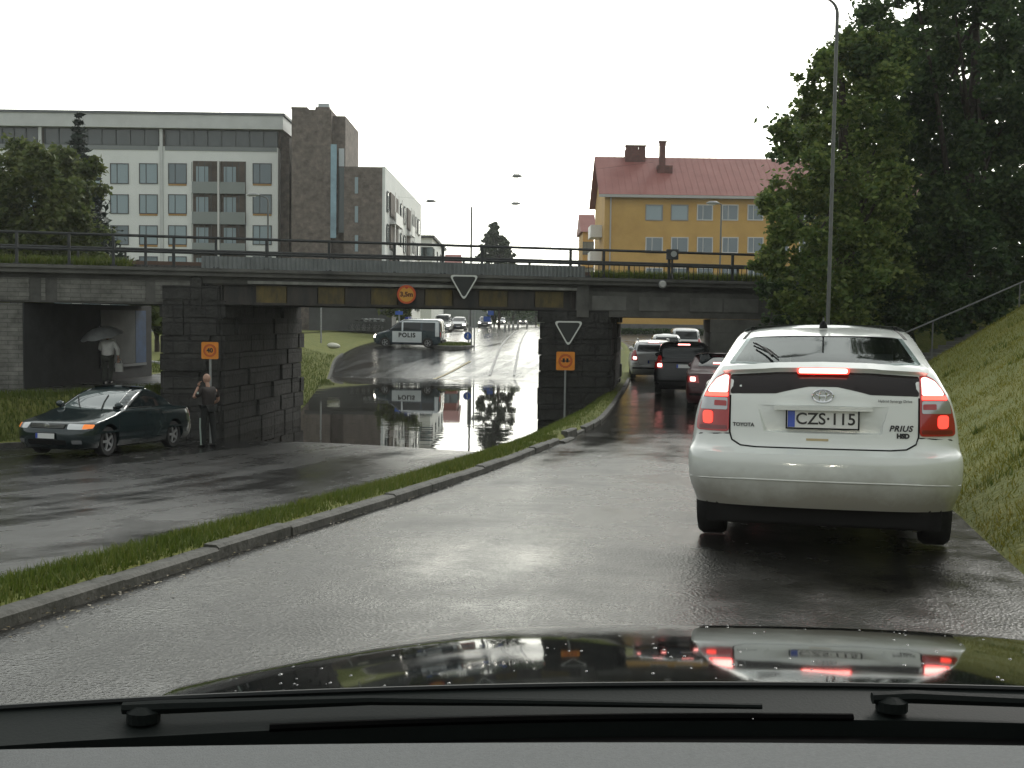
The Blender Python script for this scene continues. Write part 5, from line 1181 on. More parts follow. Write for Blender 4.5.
tb = n_.new('ShaderNodeBsdfTransparent'); tb.inputs[0].default_value = (.62, .68, .68, 1); gb = n_.new('ShaderNodeBsdfGlossy'); gb.inputs['Roughness'].default_value = .04; gb.inputs['Color'].default_value = (.9, .95, .95, 1); fr_ = n_.new('ShaderNodeFresnel'); fr_.inputs[0].default_value = 1.16; ms_ = n_.new('ShaderNodeMixShader'); nt_.links.new(fr_.outputs[0], ms_.inputs[0]); nt_.links.new(tb.outputs[0], ms_.inputs[1]); nt_.links.new(gb.outputs[0], ms_.inputs[2]); nt_.links.new(ms_.outputs[0], n_['Material Output'].inputs[0])
car.patch('rear_window', [(-.635, -1.66), (-.3, -1.78), (0, -1.80), (.3, -1.78), (.635, -1.66), (.565, -.86), (.3, -.93), (0, -.955), (-.3, -.93), (-.565, -.86)], 'z', 1, RG, off=.004, thick=.02, r=.04, step=.08)
car.patch('roof_gutter', [(-.60, -.85), (-.575, -.85), (-.52, -.35), (-.54, -.35)], 'z', 1, UND, off=.003, thick=.01, r=0); car.patch('roof_gutter', [(.575, -.85), (.60, -.85), (.54, -.35), (.52, -.35)], 'z', 1, UND, off=.003, thick=.01, r=0)
seam(car, [(-.598, 1.03), (-.596, .785), (-.58, .735), (-.52, .70), (-.42, .692), (.42, .692), (.52, .70), (.58, .735), (.596, .785), (.598, 1.03)], 'y', -1, UND, r=.006)
seam(car, [(-.86, .735), (-.80, .765), (-.60, .775)], 'y', -1, UND, r=.004); seam(car, [(.60, .775), (.80, .765), (.86, .735)], 'y', -1, UND, r=.004)
seam(car, [(-.86, .475), (-.5, .485), (.5, .485), (.86, .475)], 'y', -1, WHP, 'bumper_crease', r=.006)
pl_ = car.plate('CZS·115', .882, -1, off=-.016, w=.445, h=.112)
k = MB(); k.box((0, -2.07, .955), (.62, .05, .03)); k.build('plate_lamp_bar', WHP, prius)
car.patch('sticker', [(-.10, .742), (.04, .742), (.04, .757), (-.10, .757)], 'y', -1, mat('beige_sticker', (.45, .36, .2), .5), off=.002, thick=.003, r=0, step=.05)
car.letters('lettering', 'TOYOTA', .034, BLK, (-.505, .835), bold=.001); car.letters('lettering', 'PRIUS', .052, BLK, (.485, .832), shear=.25, bold=.0015, spacing=1.1); car.letters('lettering', 'HSD', .04, BLK, (.50, .785), bold=.003)
car.letters('lettering', 'Hybrid Synergy Drive', .024, mat('grey_lettering', (.12, .12, .12), .4), (.45, 1.008))
# oval emblem: one ring and two crossed inner ovals
em = MB(); yy = car.hit((0, 1.035), 'y', -1)[0].y - .012; 
def ov(cx, cz, a, b, r): em.tube([(cx + a * math.cos(2 * math.pi * i / 32), yy, cz + b * math.sin(2 * math.pi * i / 32)) for i in range(33)], r, 6)
ov(0, 1.036, .064, .042, .0065); ov(0, 1.036, .022, .040, .005); ov(0, 1.053, .046, .018, .005); em.build('emblem', MATS['chrome'], prius)
# antenna, wiper
k = MB(); k.lathe([(.032, 0), (.028, .03), (.01, .06)], (0, -.62, 1.535), 'Z', 14); k.tube([(0, -.62, 1.585), (0, -.9, 1.61)], .006, 6); k.build('antenna', UND, prius)
k = MB(); pts = []
for x, y_ in ((-.34, -1.64), (-.40, -1.42), (-.48, -1.2)): h = car.hit((x, y_), 'z', 1)[0]; pts.append(h + Vector((0, 0, .03)))
k.tube(pts, [.011, .008, .006], 6); pts = []
for x, y_ in ((-.30, -1.63), (-.37, -1.40), (-.50, -1.12)): h = car.hit((x, y_), 'z', 1)[0]; pts.append(h + Vector((0, 0, .016)))
k.tube(pts, .006, 6); k.build('wiper', UND, prius)
for sg in (-1, 1):
    k = MB(); k.lathe([(.05, -.05), (.075, 0), (.08, .06), (.06, .11), (.02, .14)], (0, 0, 0), 'Y', 14); o = k.build('door_mirror', UND if sg > 0 else WHP, prius, 60); o.location = (sg * .93, .72, 1.06); o.scale = (1.35, .8, .95); k = MB(); k.box((sg * .83, .75, 1.04), (.16, .06, .035)); k.build('mirror_foot', UND, prius)
k = MB(); k.box((0, 0, .25), (1.5, 3.9, .16)); k.box((0, -1.9, .25), (1.36, .2, .12)); k.build('underbody', UND, prius)
hdg = R(15.6); f = Vector((math.sin(hdg), math.cos(hdg), 0)); rear = Vector(((826 - 512) / FPX * 6.98, 6.98, 0)); c = rear + f * 2.2
place(prius, c.x, c.y, fA, hdg, 2.7)

# ------- generic cars
def shape(L, W, H, kind, nose=.72, cowl=.95):
    h = L / 2; k = lambda z, w, f, r, fr=(.4, .3, .12), rr=(.3, .2, .08): (z, w, f, r) + fr + rr
    A = [k(.20, W * .93, h - .13, -h + .12), k(.32, W * .985, h - .03, -h + .03), k(.48, W, h, -h), k(.60, W, h - .02, -h + .01), k(nose, W * .99, h - .12, -h + .04), k(nose + .07, W * .985, h - .42, -h + .06), k(nose + .15, W * .97, h - .85, -h + .08)]
    g = (.2, .16, .14); yc = h - 1.22
    if kind == 'sedan': A += [k(cowl - .015, W * .95, yc + .08, -h + .11, g), k(cowl + .015, W * .925, yc - .06, -h + .25, g), k(cowl + .045, W * .90, yc - .16, -h + .72, g, (.2, .12, .14)), k(cowl + .15, W * .865, yc - .38, -h + .92, g, (.2, .12, .14)), k(H - .19, W * .80, yc - .76, -h + 1.28, g, (.2, .12, .14)), k(H - .09, W * .74, yc - 1.05, -h + 1.6, g, (.2, .12, .12)), k(H - .045, W * .67, yc - 1.25, -h + 1.85, g, (.2, .12, .1)), k(H - .02, W * .56, yc - 1.45, -h + 2.05, g, (.2, .1, .1))]
    else:
        v = {'hatch': (.10, .16, .30, .44, .62, .8), 'wagon': (.08, .11, .2, .3, .45, .62), 'suv': (.06, .09, .18, .27, .42, .6)}[kind]
        A += [k(cowl - .015, W * .95, yc + .08, -h + v[0], g), k(cowl + .05, W * .915, yc - .14, -h + v[1], g, (.24, .16, .1)), k(cowl + .17, W * .87, yc - .42, -h + v[2], g, (.2, .14, .1)), k(H - .17, W * .81, yc - .80, -h + v[3], g, (.18, .12, .1)), k(H - .09, W * .75, yc - 1.02, -h + v[4], g, (.18, .12, .1)), k(H - .045, W * .68, yc - 1.22, -h + v[5], g, (.2, .12, .1)), k(H - .02, W * .57, yc - 1.4, -h + v[5] + .18, g, (.2, .1, .1))]
    return A, h, yc
def make_car(label, kind, L, W, H, pnt, plate='', wr=.31, wb=2.6, lit=True, group=None, nose=.72, cowl=.95, front_lit=False, rails=False, wheelcol=None):
    root = thing('car', label, 'car', group=group); K, h, yc = shape(L, W, H, kind, nose, cowl); c = Car(root, K, pnt, UND, (-wb / 2 - .02, wb / 2 + .02), wr, .2)
    zt = H - .10; zb_ = cowl + .06; yr = -h + {'sedan': 1.05, 'hatch': .32, 'wagon': .24, 'suv': .22}[kind]
    for sg in (-1, 1):
        c.patch('side_window', [(yc - .30, zb_), (-.02, zb_), (-.02, zt), (yc - 1.02, zt), (yc - .72, zt - .12)], 'x', sg, GL, off=.004, r=.04)
        c.patch('side_window', [(-.10, zb_), (yr + .35, zb_), (yr + (.62 if kind == 'sedan' else .42), zt - .05), (yr + (.85 if kind == 'sedan' else .55), zt), (-.10, zt)], 'x', sg, GL, off=.004, r=.04)
        if kind in ('wagon', 'suv', 'hatch'): c.patch('side_window', [(yr + .28, zb_ + .01), (yr + .02, zb_ + .03), (yr + .22, zt - .03), (yr + .36, zt - .03)], 'x', sg, GL, off=.004, r=.04)
        seam(c, [(-.06, .34), (-.06, zb_ - .02)], 'x', sg, UND); seam(c, [(yc - .1, .34), (yc - .12, zb_ - .03)], 'x', sg, UND); seam(c, [(yr + .3, zb_ - .02), (yr + .35, .62)], 'x', sg, UND)
        for yy in (yc - 1.02, yr + .55): k = MB(); q, nn, d = c.hit((yy, cowl - .06), 'x', sg); k.box((q.x + sg * .015, yy, cowl - .06), (.03, .17, .03)); k.build('door_handle', pnt, root)
        S = lambda pl: [(sg * x, z) for x, z in pl][::sg]; z0 = nose - .02
        if kind in ('sedan', 'hatch'): tp = [(W * .62, z0), (W * .96, z0 + .01), (W * .95, z0 + .17), (W * .66, z0 + .19)]
        else: tp = [(W * .70, z0), (W * .97, z0), (W * .93, z0 + .38), (W * .76, z0 + .38)]
        t = c.patch('tail_light', S(tp), 'y', -1, REDL, off=.008, r=.02, step=.05)
        if lit: zz = z0 + .04; c.patch('brake_lamp', S([(W * .73, zz), (W * .88, zz), (W * .88, zz + .11), (W * .73, zz + .11)]), 'y', -1, REDHOT, t, off=.014, thick=.012, r=.03, step=.04)
        c.patch('headlight', S([(W * .55, nose - .13), (W * .94, nose - .12), (W * .92, nose - .005), (W * .6, nose + .0)]), 'y', 1, HLON if front_lit else CLR, off=.008, r=.03, step=.05)
    c.patch('windscreen', [(-W * .72, yc - .22), (0, yc - .08), (W * .72, yc - .22), (W * .6, yc - 1.02), (0, yc - .95), (-W * .6, yc - 1.02)], 'z', 1, GL, off=.004, r=.04)
    if kind == 'sedan': c.patch('rear_window', [(-W * .66, -h + .98), (0, -h + .86), (W * .66, -h + .98), (W * .58, -h + 1.62), (0, -h + 1.56), (-W * .58, -h + 1.62)], 'z', 1, GL, off=.004, r=.04)
    else: c.patch('rear_window', [(-W * .74, zb_ + .02), (W * .74, zb_ + .02), (W * .64, zt - .0), (-W * .64, zt - .0)], 'y', -1, GL, off=.004, r=.04)
    if lit:
        k = MB(); q = c.hit((0, zt + .02), 'y', -1)[0] if kind != 'sedan' else c.hit((0, -h + 1.1), 'z', 1)[0]; k.box((0, q.y - .02, q.z + .0), (.36, .05, .045)); k.build('high_brake_light', REDHOT, root)
    seam(c, [(-W * .66, .66), (-W * .62, .56), (W * .62, .56), (W * .66, .66)], 'y', -1, UND); seam(c, [(-W * .99, .58), (-W * .7, .60)], 'y', -1, UND); seam(c, [(W * .7, .60), (W * .99, .58)], 'y', -1, UND)
    c.patch('bumper_strip', [(-W * .9, .40), (W * .9, .40), (W * .9, .46), (-W * .9, .46)], 'y', -1, UND, off=.012, thick=.02, r=.015); c.patch('grille', [(-W * .42, nose - .15), (W * .42, nose - .15), (W * .46, nose - .03), (-W * .46, nose - .03)], 'y', 1, UND, off=.008, r=.02); c.patch('air_intake', [(-W * .5, .28), (W * .5, .28), (W * .5, .38), (-W * .5, .38)], 'y', 1, UND, off=.008, r=.03)
    c.plate(plate, nose + .06 if kind != 'wagon' else .66, -1, off=.012); c.plate('', .46, 1, off=.02); c.mirrors(yc - .32, cowl + .07, pnt)
    k = MB(); k.box((0, 0, .24), (W * 1.6, L * .86, .16)); k.build('underbody', UND, root)
    if rails:
        for sg in (-1, 1): k = MB(); k.tube([(sg * W * .66, yc - 1.25, H - .05), (sg * W * .66, yc - 1.3, H + .03), (sg * W * .66, -h + .75, H + .03), (sg * W * .66, -h + .7, H - .05)], .016, 6); k.build('roof_rail', MATS['alloy'], root)
    return root, c
def rear_at(root, px, Y, hd, L, zf, wb=2.6):
    k = ray(px, 360); x = k.x / k.y * Y; f = Vector((math.sin(hd), math.cos(hd), 0)); place(root, x + f.x * L / 2, Y + f.y * L / 2, zf, hd, wb)
DRED = paint('dark_red_paint', (.04, .003, .005), coat=.1, rough=.35); BLKP = paint('black_car_paint', (.008, .008, .009)); SILV = paint('silver_paint', (.62, .63, .63), .15); WHC = paint('white_car_paint', (.6, .61, .6)); BLKP = paint('black_wagon_paint', (.005, .005, .006), rough=.3, coat=.1); GRYP = paint('grey_car_paint', (.12, .13, .14), .4)
r1, _ = make_car('dark red car with lit tail lamps half hidden behind the white hatchback', 'sedan', 4.3, .85, 1.42, DRED); rear_at(r1, 722, 26.8, R(9), 4.3, fA)
r2, _ = make_car('black off-road wagon braking under the right bridge span', 'suv', 4.2, .89, 1.60, BLKP, wr=.34, cowl=1.02, nose=.82); rear_at(r2, 684, 33.0, R(8), 4.2, fA)
r3, _ = make_car('silver estate car with roof rails braking beyond the black wagon', 'wagon', 4.6, .86, 1.46, SILV, rails=True); rear_at(r3, 654, 40.5, R(5), 4.6, fA)
r4, _ = make_car('white hatchback farther up the lane beyond the silver estate', 'hatch', 3.9, .83, 1.45, WHC, lit=False); rear_at(r4, 667, 56, R(4), 3.9, fA)
r5, c5 = make_car('pale silver people carrier farthest up the lane before the hedge', 'suv', 4.4, .9, 1.66, SILV, lit=False); rear_at(r5, 686, 62.5, R(4), 4.4, fA)
# ------- cars coming down the street with headlights on
proto, _ = make_car('grey car with both headlights on, just right of the police van', 'hatch', 4.1, .85, 1.46, GRYP, lit=False, front_lit=True, group='cars coming down the far street')
k = ray(459, 325); Yf = 118; place(proto, k.x / k.y * Yf, Yf, lambda x, y: zB(x, y) + .03, R(181))
wh, _ = make_car('white van-like car with headlights on, half hidden behind the police van', 'suv', 4.4, .9, 1.75, WHC, lit=False, front_lit=True, group='cars coming down the far street')
k = ray(443, 325); place(wh, k.x / k.y * 112, 112, lambda x, y: zB(x, y) + .03, R(181))
for px, Y, lab in ((485, 140, 'grey car with headlights on behind the blue direction signs'), (501, 210, 'tiny car with headlights on right of the blue signs, far up the street'), (523, 250, 'farthest tiny car with headlights on at the bright end of the street')):
    c_ = copy_tree(proto); c_['label'] = lab; k = ray(px, 325); place(c_, k.x / k.y * Y, Y, lambda x, y: zB(x, y) + .03, R(180))
# ------- dark saloon coming out of the flooded dip
VWP = paint('dark_green_black_paint', (.012, .026, .029), .3, .18)
vw, c = make_car('dark saloon with an amber indicator driving away from the flood', 'sedan', 4.68, .873, 1.47, VWP, lit=False, wb=2.70, wr=.315)
for o in [x for x in bpy.data.objects if x.parent == vw and x.name.split('.')[0] in ('headlight', 'grille', 'windscreen')]: bpy.data.objects.remove(o)
WSG = mat('windscreen_glass', (.10, .13, .13), .05, spec=1.0, coat=.7)
c.patch('windscreen', [(-.64, .92), (0, 1.08), (.64, .92), (.53, .12), (0, .19), (-.53, .12)], 'z', 1, WSG, off=.004, r=.05)
for sg in (-1, 1):
    S = lambda pl: [(sg * x, z) for x, z in pl][::sg]
    t = c.patch('headlight', S([(.46, .60), (.80, .60), (.83, .66), (.82, .70), (.44, .715)]), 'y', 1, mat('headlamp_glass', (.62, .64, .64), .08, metal=.5, coat=1), off=.008, r=.03, step=.05)
    c.patch('indicator', S([(.72, .605), (.855, .62), (.855, .695), (.72, .70)]), 'y', 1, ORL, t, off=.013, thick=.02, r=.02, step=.04)
    c.patch('fog_lamp', S([(.55, .30), (.72, .30), (.72, .38), (.55, .38)]), 'y', 1, CLR, off=.008, r=.02, step=.05)
    c.patch('side_trim', [(-1.95, .50), (1.95, .50), (1.95, .545), (-1.95, .545)], 'x', sg, VWP, off=.012, thick=.02, r=.01, step=.12)
    m = MB(); q = []
    for y_, z_ in ((.78, 1.03), (.40, 1.22), (.02, 1.37), (-.5, 1.40), (-1.05, 1.35), (-1.45, 1.12), (-1.5, 1.02), (-.4, 1.00), (.6, 1.0)): h = c.hit((y_, z_), 'x', sg); q.append(h[0] + h[1] * .006)
    m.tube(q, .006, 5); m.build('window_trim', mat('dull_chrome', (.4, .41, .41), .3, metal=1), vw)
c.patch('grille', [(-.40, .615), (.40, .615), (.42, .70), (-.42, .70)], 'y', 1, UND, off=.009, r=.02)
m = MB(); 
for z_ in (.632, .655, .678): 
    q = [c.hit((x, z_), 'y', 1) for x in (-.38, -.2, 0, .2, .38)]; m.tube([a[0] + a[1] * .014 for a in q], .006, 5)
m.build('grille_bar', MATS['dull_chrome'], vw)
h = c.hit((0, .658), 'y', 1)[0]; m = MB(); yy = h.y + .018; m.tube([(.055 * math.cos(i * math.pi / 12), yy, .658 + .055 * math.sin(i * math.pi / 12)) for i in range(25)], .006, 5); m.tube([(-.03, yy, .70), (-.008, yy, .655), (0, yy, .668), (.008, yy, .655), (.03, yy, .70)], .005, 5); m.tube([(-.045, yy, .678), (-.02, yy, .615), (0, yy, .65), (.02, yy, .615), (.045, yy, .678)], .005, 5); m.build('emblem', MATS['chrome'], vw)
m = MB(); a = [c.hit((x, y_), 'z', 1)[0] + Vector((0, 0, .02)) for x, y_ in ((.1, 1.0), (.28, .78), (.48, .5))]; m.tube(a, .012, 5); a = [c.hit((x, y_), 'z', 1)[0] + Vector((0, 0, .02)) for x, y_ in ((-.42, 1.0), (-.30, .72), (-.22, .42))]; m.tube(a, .012, 5); m.build('wiper', UND, vw)
def onB(px, py):
    d = ray(px, py); y = 5.0
    while y < 120:
        p = CAM + d * (y / d.y)
        if p.z <= zB(p.x, y) + .03: return p
        y += .01
a, b = onB(102, 456.5), onB(173, 447); print('wheel track', a, b, (a - b).length)
# local left side (-x) is towards us; shift the axle line outwards by the half track
d = (a - b).normalized(); d = Vector((d.x, d.y, 0)).normalized(); hdv = math.atan2(d.x, d.y); mid = (a + b) / 2; rgt = Vector((d.y, -d.x, 0)); cc = mid + rgt * .76
place(vw, cc.x, cc.y, fB, hdv, 2.7)
# ------- police van standing across the junction
VK = []
h = 2.42
for z, w_, f_, r_ in ((.24, .90, 2.28, -2.36), (.36, .945, 2.40, -2.41), (.52, .95, 2.42, -2.42), (.72, .95, 2.38, -2.42), (.86, .95, 2.30, -2.42), (.95, .945, 2.10, -2.42), (1.04, .94, 1.78, -2.42), (1.10, .935, 1.55, -2.42), (1.18, .93, 1.40, -2.41), (1.35, .905, 1.18, -2.40), (1.55, .87, .92, -2.38), (1.72, .84, .70, -2.35), (1.84, .80, .50, -2.31), (1.91, .74, .30, -2.25), (1.935, .66, .15, -2.15)):
    VK.append((z, w_, f_, r_, .35, .22, .1, .12, .08, .03))
NAVY = paint('police_navy_paint', (.012, .03, .045)); PWH = paint('police_white_paint', (.62, .66, .67))
pv = thing('police_van', 'white and dark blue police van lettered POLIS standing across the street', 'van'); c = Car(pv, VK, NAVY, UND, (-1.5, 1.5), .33, .21)
c.patch('roof_panel', [(-.72, -2.2), (.72, -2.2), (.72, .55), (-.72, .55)], 'z', 1, PWH, off=.006, r=.1, step=.2); c.patch('bonnet', [(-.8, 1.45), (.8, 1.45), (.72, 2.25), (-.72, 2.25)], 'z', 1, PWH, off=.006, r=.1, step=.1)
c.patch('windscreen', [(-.74, 1.2), (.74, 1.2), (.66, .6), (-.66, .6)], 'z', 1, GL, off=.006, r=.05, step=.1); c.patch('rear_window', [(-.7, 1.15), (.7, 1.15), (.66, 1.7), (-.66, 1.7)], 'y', -1, GL, off=.006, r=.05)
for sg in (-1, 1):
    c.patch('white_panel', [(.98, .36), (.98, 1.12), (-1.08, 1.12), (-1.08, .36)], 'x', sg, PWH, off=.006, r=.03, step=.15); c.patch('roof_side', [(.48, 1.745), (.2, 1.90), (-2.2, 1.90), (-2.25, 1.745)], 'x', sg, PWH, off=.007, r=.02, step=.12)
    c.patch('side_window', [(1.12, 1.2), (.35, 1.2), (.35, 1.7), (.6, 1.7)], 'x', sg, GL, off=.006, r=.05); c.patch('side_window', [(.2, 1.2), (-1.0, 1.2), (-1.0, 1.72), (.2, 1.72)], 'x', sg, GL, off=.006, r=.05); c.patch('side_window', [(-1.12, 1.2), (-1.95, 1.2), (-1.95, 1.72), (-1.12, 1.72)], 'x', sg, GL, off=.006, r=.05)
    c.patch('door_pillar', [(.33, 1.14), (.22, 1.14), (.22, 1.78), (.33, 1.78)], 'x', sg, PWH, off=.008, r=.01, step=.1); c.patch('rear_pillar', [(-2.02, .8), (-2.3, .8), (-2.25, 1.78), (-2.02, 1.78)], 'x', sg, PWH, off=.007, r=.02, step=.1)
    me = text_mesh('POLIS', .42, extrude=.003, bold=.018, spacing=1.15)
    for v in me.vertices: y_ = v.co.x * sg - .05; z_ = v.co.y + .85; hh, nn, dd = c.hit((y_, z_), 'x', sg); v.co = hh + nn * (.012 + v.co.z)
    if sg < 0: pass
    link('lettering', me, BLK, pv)
    S = lambda pl: [(sg * x, z) for x, z in pl][::sg]
    c.patch('headlight', S([(.5, .66), (.9, .66), (.88, .86), (.55, .86)]), 'y', 1, HLON, off=.01, r=.04, step=.06); c.patch('tail_light', S([(.78, .75), (.93, .75), (.92, 1.1), (.78, 1.1)]), 'y', -1, REDL, off=.01, r=.03)
    seam(c, [(.3, .36), (.3, 1.13)], 'x', sg, UND)
lb = MB(); lb.box((0, .05, 1.965), (1.2, .3, .03)); lbo = lb.build('light_bar', UND, pv)
for sg in (-1, 1): m = MB(); m.prism(roundpoly([(sg * .15, -.08), (sg * .58, -.08), (sg * .58, .18), (sg * .15, .18)][::sg], .05), 1.98, 2.07); m.build('blue_lamp', mat('blue_lens', (.02, .05, .35), .15, coat=1), lbo)
c.plate('', .5, 1); c.plate('', .6, -1); c.mirrors(1.1, 1.2, UND)
m = MB(); m.box((0, 0, .28), (1.6, 4.3, .2)); m.build('underbody', UND, pv); m = MB(); m.box((0, -2.43, .42), (1.7, .12, .16)); m.build('rear_bumper', UND, pv)
Yv = 77.0; k = ray(409, 332); place(pv, k.x / k.y * Yv, Yv, fB, R(-84), 3.0)
# ------- bicycles parked beside the van
def bicycle():
    t = thing('bicycle', 'dark parked bicycle left of the police van', 'bicycle', group='bicycles parked by the shop'); fr = MB(); A, B_, C_, D_ = (0, -.5, .34), (0, .0, .3), (0, -.15, .85), (0, .42, .82)
    for p, q in ((A, B_), (B_, C_), (C_, A), (C_, D_), (B_, D_), (D_, (0, .55, .34)), (D_, (0, .40, 1.0))): fr.tube([p, q], .017, 6)
    fr.build('frame', MATS['dark_steel'], t)
    for yy in (-.5, .55):
        m = MB(); m.tube([(0, yy + .33 * math.cos(i * math.pi / 14), .34 + .33 * math.sin(i * math.pi / 14)) for i in range(29)], .018, 6)
        w_ = m.build('wheel', MATS['tyre'], t); m = MB()
        for i in range(8): m.tube([(0, yy, .34), (0, yy + .32 * math.cos(i * .785), .34 + .32 * math.sin(i * .785))], .004, 3)
        m.build('spokes', MATS['alloy'], w_)
    m = MB(); m.tube([(-.28, .36, 1.03), (0, .42, 1.02), (.28, .36, 1.03)], .014, 6); m.build('handlebar', MATS['chrome'], t); m = MB(); m.box((0, -.18, .9), (.14, .26, .05)); m.build('saddle', UND, t); m = MB(); m.box((0, .62, .92), (.3, .26, .22)); m.build('basket', MATS['galv'], t)
    return t
bk = bicycle()
for i, px in enumerate((358, 363, 368, 373, 378)):
    t = bk if i == 0 else copy_tree(bk); p = P(px, 335, 87.5 + (i % 2) * .5); t.location = (p.x, p.y, max(zP(87), zB(p.x, 87)) + .03); t.rotation_euler = (0, R(6), R(-60 + i * 9))
for i, px in enumerate((356, 366, 376)):
    pass
# ------- signs and posts beyond the bridge
BLU = mat('sign_blue', (.02, .09, .42), .45)
def post_sign(label, px, pyg, Y, ptop, discs=(), posts=((0,),), nm='road_sign', zoff=None, cat='sign', boards=()):
    b = P(px, pyg, Y); zt = P(px, ptop, Y).z; t = thing(nm, label, cat, b); k = Y / FPX
    for (dx,) in posts: m = MB(); m.tube([(dx * k, 0, -.3), (dx * k, 0, zt - b.z)], .05, 8); m.build('post', MATS['galv'], t)
    for (dx, py, r) in discs:
        zz = P(px, py, Y).z - b.z; disc('sign_face', r * k, -.08, BLU, t, (dx * k, 0, zz)); ring('white_rim', r * k * .9, r * k, -.09, WHS, t, (dx * k, 0, zz))
        m = MB(); m.box((dx * k, -.095, zz), (r * k * .22, .01, r * k * 1.1), 0); m.add([(dx * k - r * k * .45, -.1, zz - r * k * .1), (dx * k + r * k * .1, -.1, zz - r * k * .75), (dx * k + r * k * .1, -.1, zz - r * k * .2)], [(0, 1, 2)]); m.build('white_arrow', WHS, t)
    for (dx, py, w_, h_) in boards:
        zz = P(px, py, Y).z - b.z; m = MB(); m.box((dx * k, -.07, zz), (w_ * k, .03, h_ * k)); m.build('sign_face', BLU, t)
    return t
isl = MB(); p = P(452, 346, 78); isl.lathe([(1.9, -.4), (1.9, .10), (1.75, .13), (.2, .16)], (0, 0, 0), 'Z', 24); o = isl.build('traffic_island', STONE); o.location = (p.x, p.y, zB(p.x, p.y)); o.scale = (.8, 1.6, 1); tag(o, kind='structure')
pts = []
for i in range(2500): a = rg.uniform(0, 6.283); r_ = 1.7 * rg.random() ** .5; pts.append((p.x + .8 * r_ * math.cos(a), p.y + 1.6 * r_ * math.sin(a), zB(p.x, p.y) + .13))
blades('grass', pts, .08, .25, .03, GR, 15)
post_sign('round blue keep left sign with two grey posts on the grassy traffic island', 470, 343.5, 78, 306, discs=((-2.2, 336, 4.2),), posts=((-1.4,), (1.3,), (4.2,)))
post_sign('pair of blue direction boards on a post right of the traffic island', 490, 331, 110, 308, boards=((.5, 313, 6, 4.5), (-3.0, 319, 7, 5)))
post_sign('blue sign on a thin post above the police van', 399, 338, 84, 310, boards=((0, 313, 7.5, 3.6),))
t = post_sign('small red sign on a post at the bright end of the street', 540, 327, 120, 314); m = MB(); k = 120 / FPX; zz = P(540, 318.5, 120).z - t.location.z; m.lathe([(2.2 * k, -.1), (2.2 * k, -.07)], (0, 0, zz), 'Y', 20); m.build('sign_face', RED, t)
post_sign('plain grey post on the far grass left of the police van', 321, 338, 66, 303, nm='post', cat='post')
# bollard-like marker posts along the far street
bo = thing('bollard', 'short pale bollard along the far street', 'bollard', group='bollards along the far street'); m = MB(); m.lathe([(.12, -.2), (.12, .85), (.09, .98), (.03, 1.02)], (0, 0, 0), 'Z', 12); m.build('post', MATS['galv'], bo); m = MB(); m.lathe([(.125, .65), (.125, .8)], (0, 0, 0), 'Z', 12); m.build('reflector_band', WHS, bo)
for i, px in enumerate((505, 509, 513, 518, 527)):
    t = bo if i == 0 else copy_tree(bo); p = P(px, 330, 118 + i * 6); t.location = (p.x, p.y, zB(p.x, p.y) + .03)
sn = MB(); 
# pale boulder at the grass edge beyond the bridge
bl = bmesh.new(); bmesh.ops.create_icosphere(bl, subdivisions=3, radius=.3)
for v in bl.verts: v.co *= 1 + .25 * noise.noise(v.co * 2.5); v.co.z *= .6; v.co.x *= 1.3
me = bpy.data.meshes.new('boulder'); bl.to_mesh(me); bl.free(); o = link('boulder', me, mat('pale_stone', (.55, .55, .45), .6, var=.2), None, 60); p = P(333, 344, 64); o.location = (p.x, p.y, max(TR.z(p.x, p.y), p.z - .1)); tag(o, 'pale boulder on the grass edge beyond the stone abutment', 'boulder')
# ------------------------------------------------------------------ people
SKN = mat('skin', (.42, .25, .18), .55, var=.08); SHIRT = mat('dark_vest_cloth', (.028, .022, .02), .8, var=.3, vscale=9); TRO = mat('dark_trouser_cloth', (.012, .014, .013), .85); REF = mat('reflective_stripe', (.42, .5, .45), .4); SHOE = mat('black_shoe', (.01, .01, .01), .4); GJK = mat('light_grey_jacket', (.75, .75, .72), .8, var=.12, vscale=8); DTR = mat('greenish_trousers', (.06, .065, .055), .85, var=.2); HAIR = mat('cropped_hair', (.16, .12, .09), .9)
def skin(name, V, Ed, m, parent, root=0, sub=2):
    bm = bmesh.new(); ly = bm.verts.layers.skin.verify(); vs = []
    for (p, r) in V:
        v = bm.verts.new(p); v[ly].radius = (r, r) if not hasattr(r, '__len__') else r; vs.append(v)
    vs[root][ly].use_root = True
    for a, b in Ed: bm.edges.new((vs[a], vs[b]))
    me = bpy.data.meshes.new(name); bm.to_mesh(me); bm.free(); o = bpy.data.objects.new(name, me); COL.objects.link(o)
    s = o.modifiers.new('s', 'SKIN'); s.use_smooth_shade = True; u = o.modifiers.new('u', 'SUBSURF'); u.levels = sub; u.render_levels = sub
    dg = bpy.context.evaluated_depsgraph_get(); m2 = bpy.data.meshes.new_from_object(o.evaluated_get(dg)); bpy.data.objects.remove(o)
    return m2
def merge(name, meshes, m, parent):
    bm = bmesh.new()
    for q in meshes: bm.from_mesh(q)
    me = bpy.data.meshes.new(name); bm.to_mesh(me); bm.free(); me.polygons.foreach_set('use_smooth', [True] * len(me.polygons)); return link(name, me, m, parent)
def limb(pts, rs): return skin('limb', list(zip(pts, rs)), [(i, i + 1) for i in range(len(pts) - 1)], None, None)
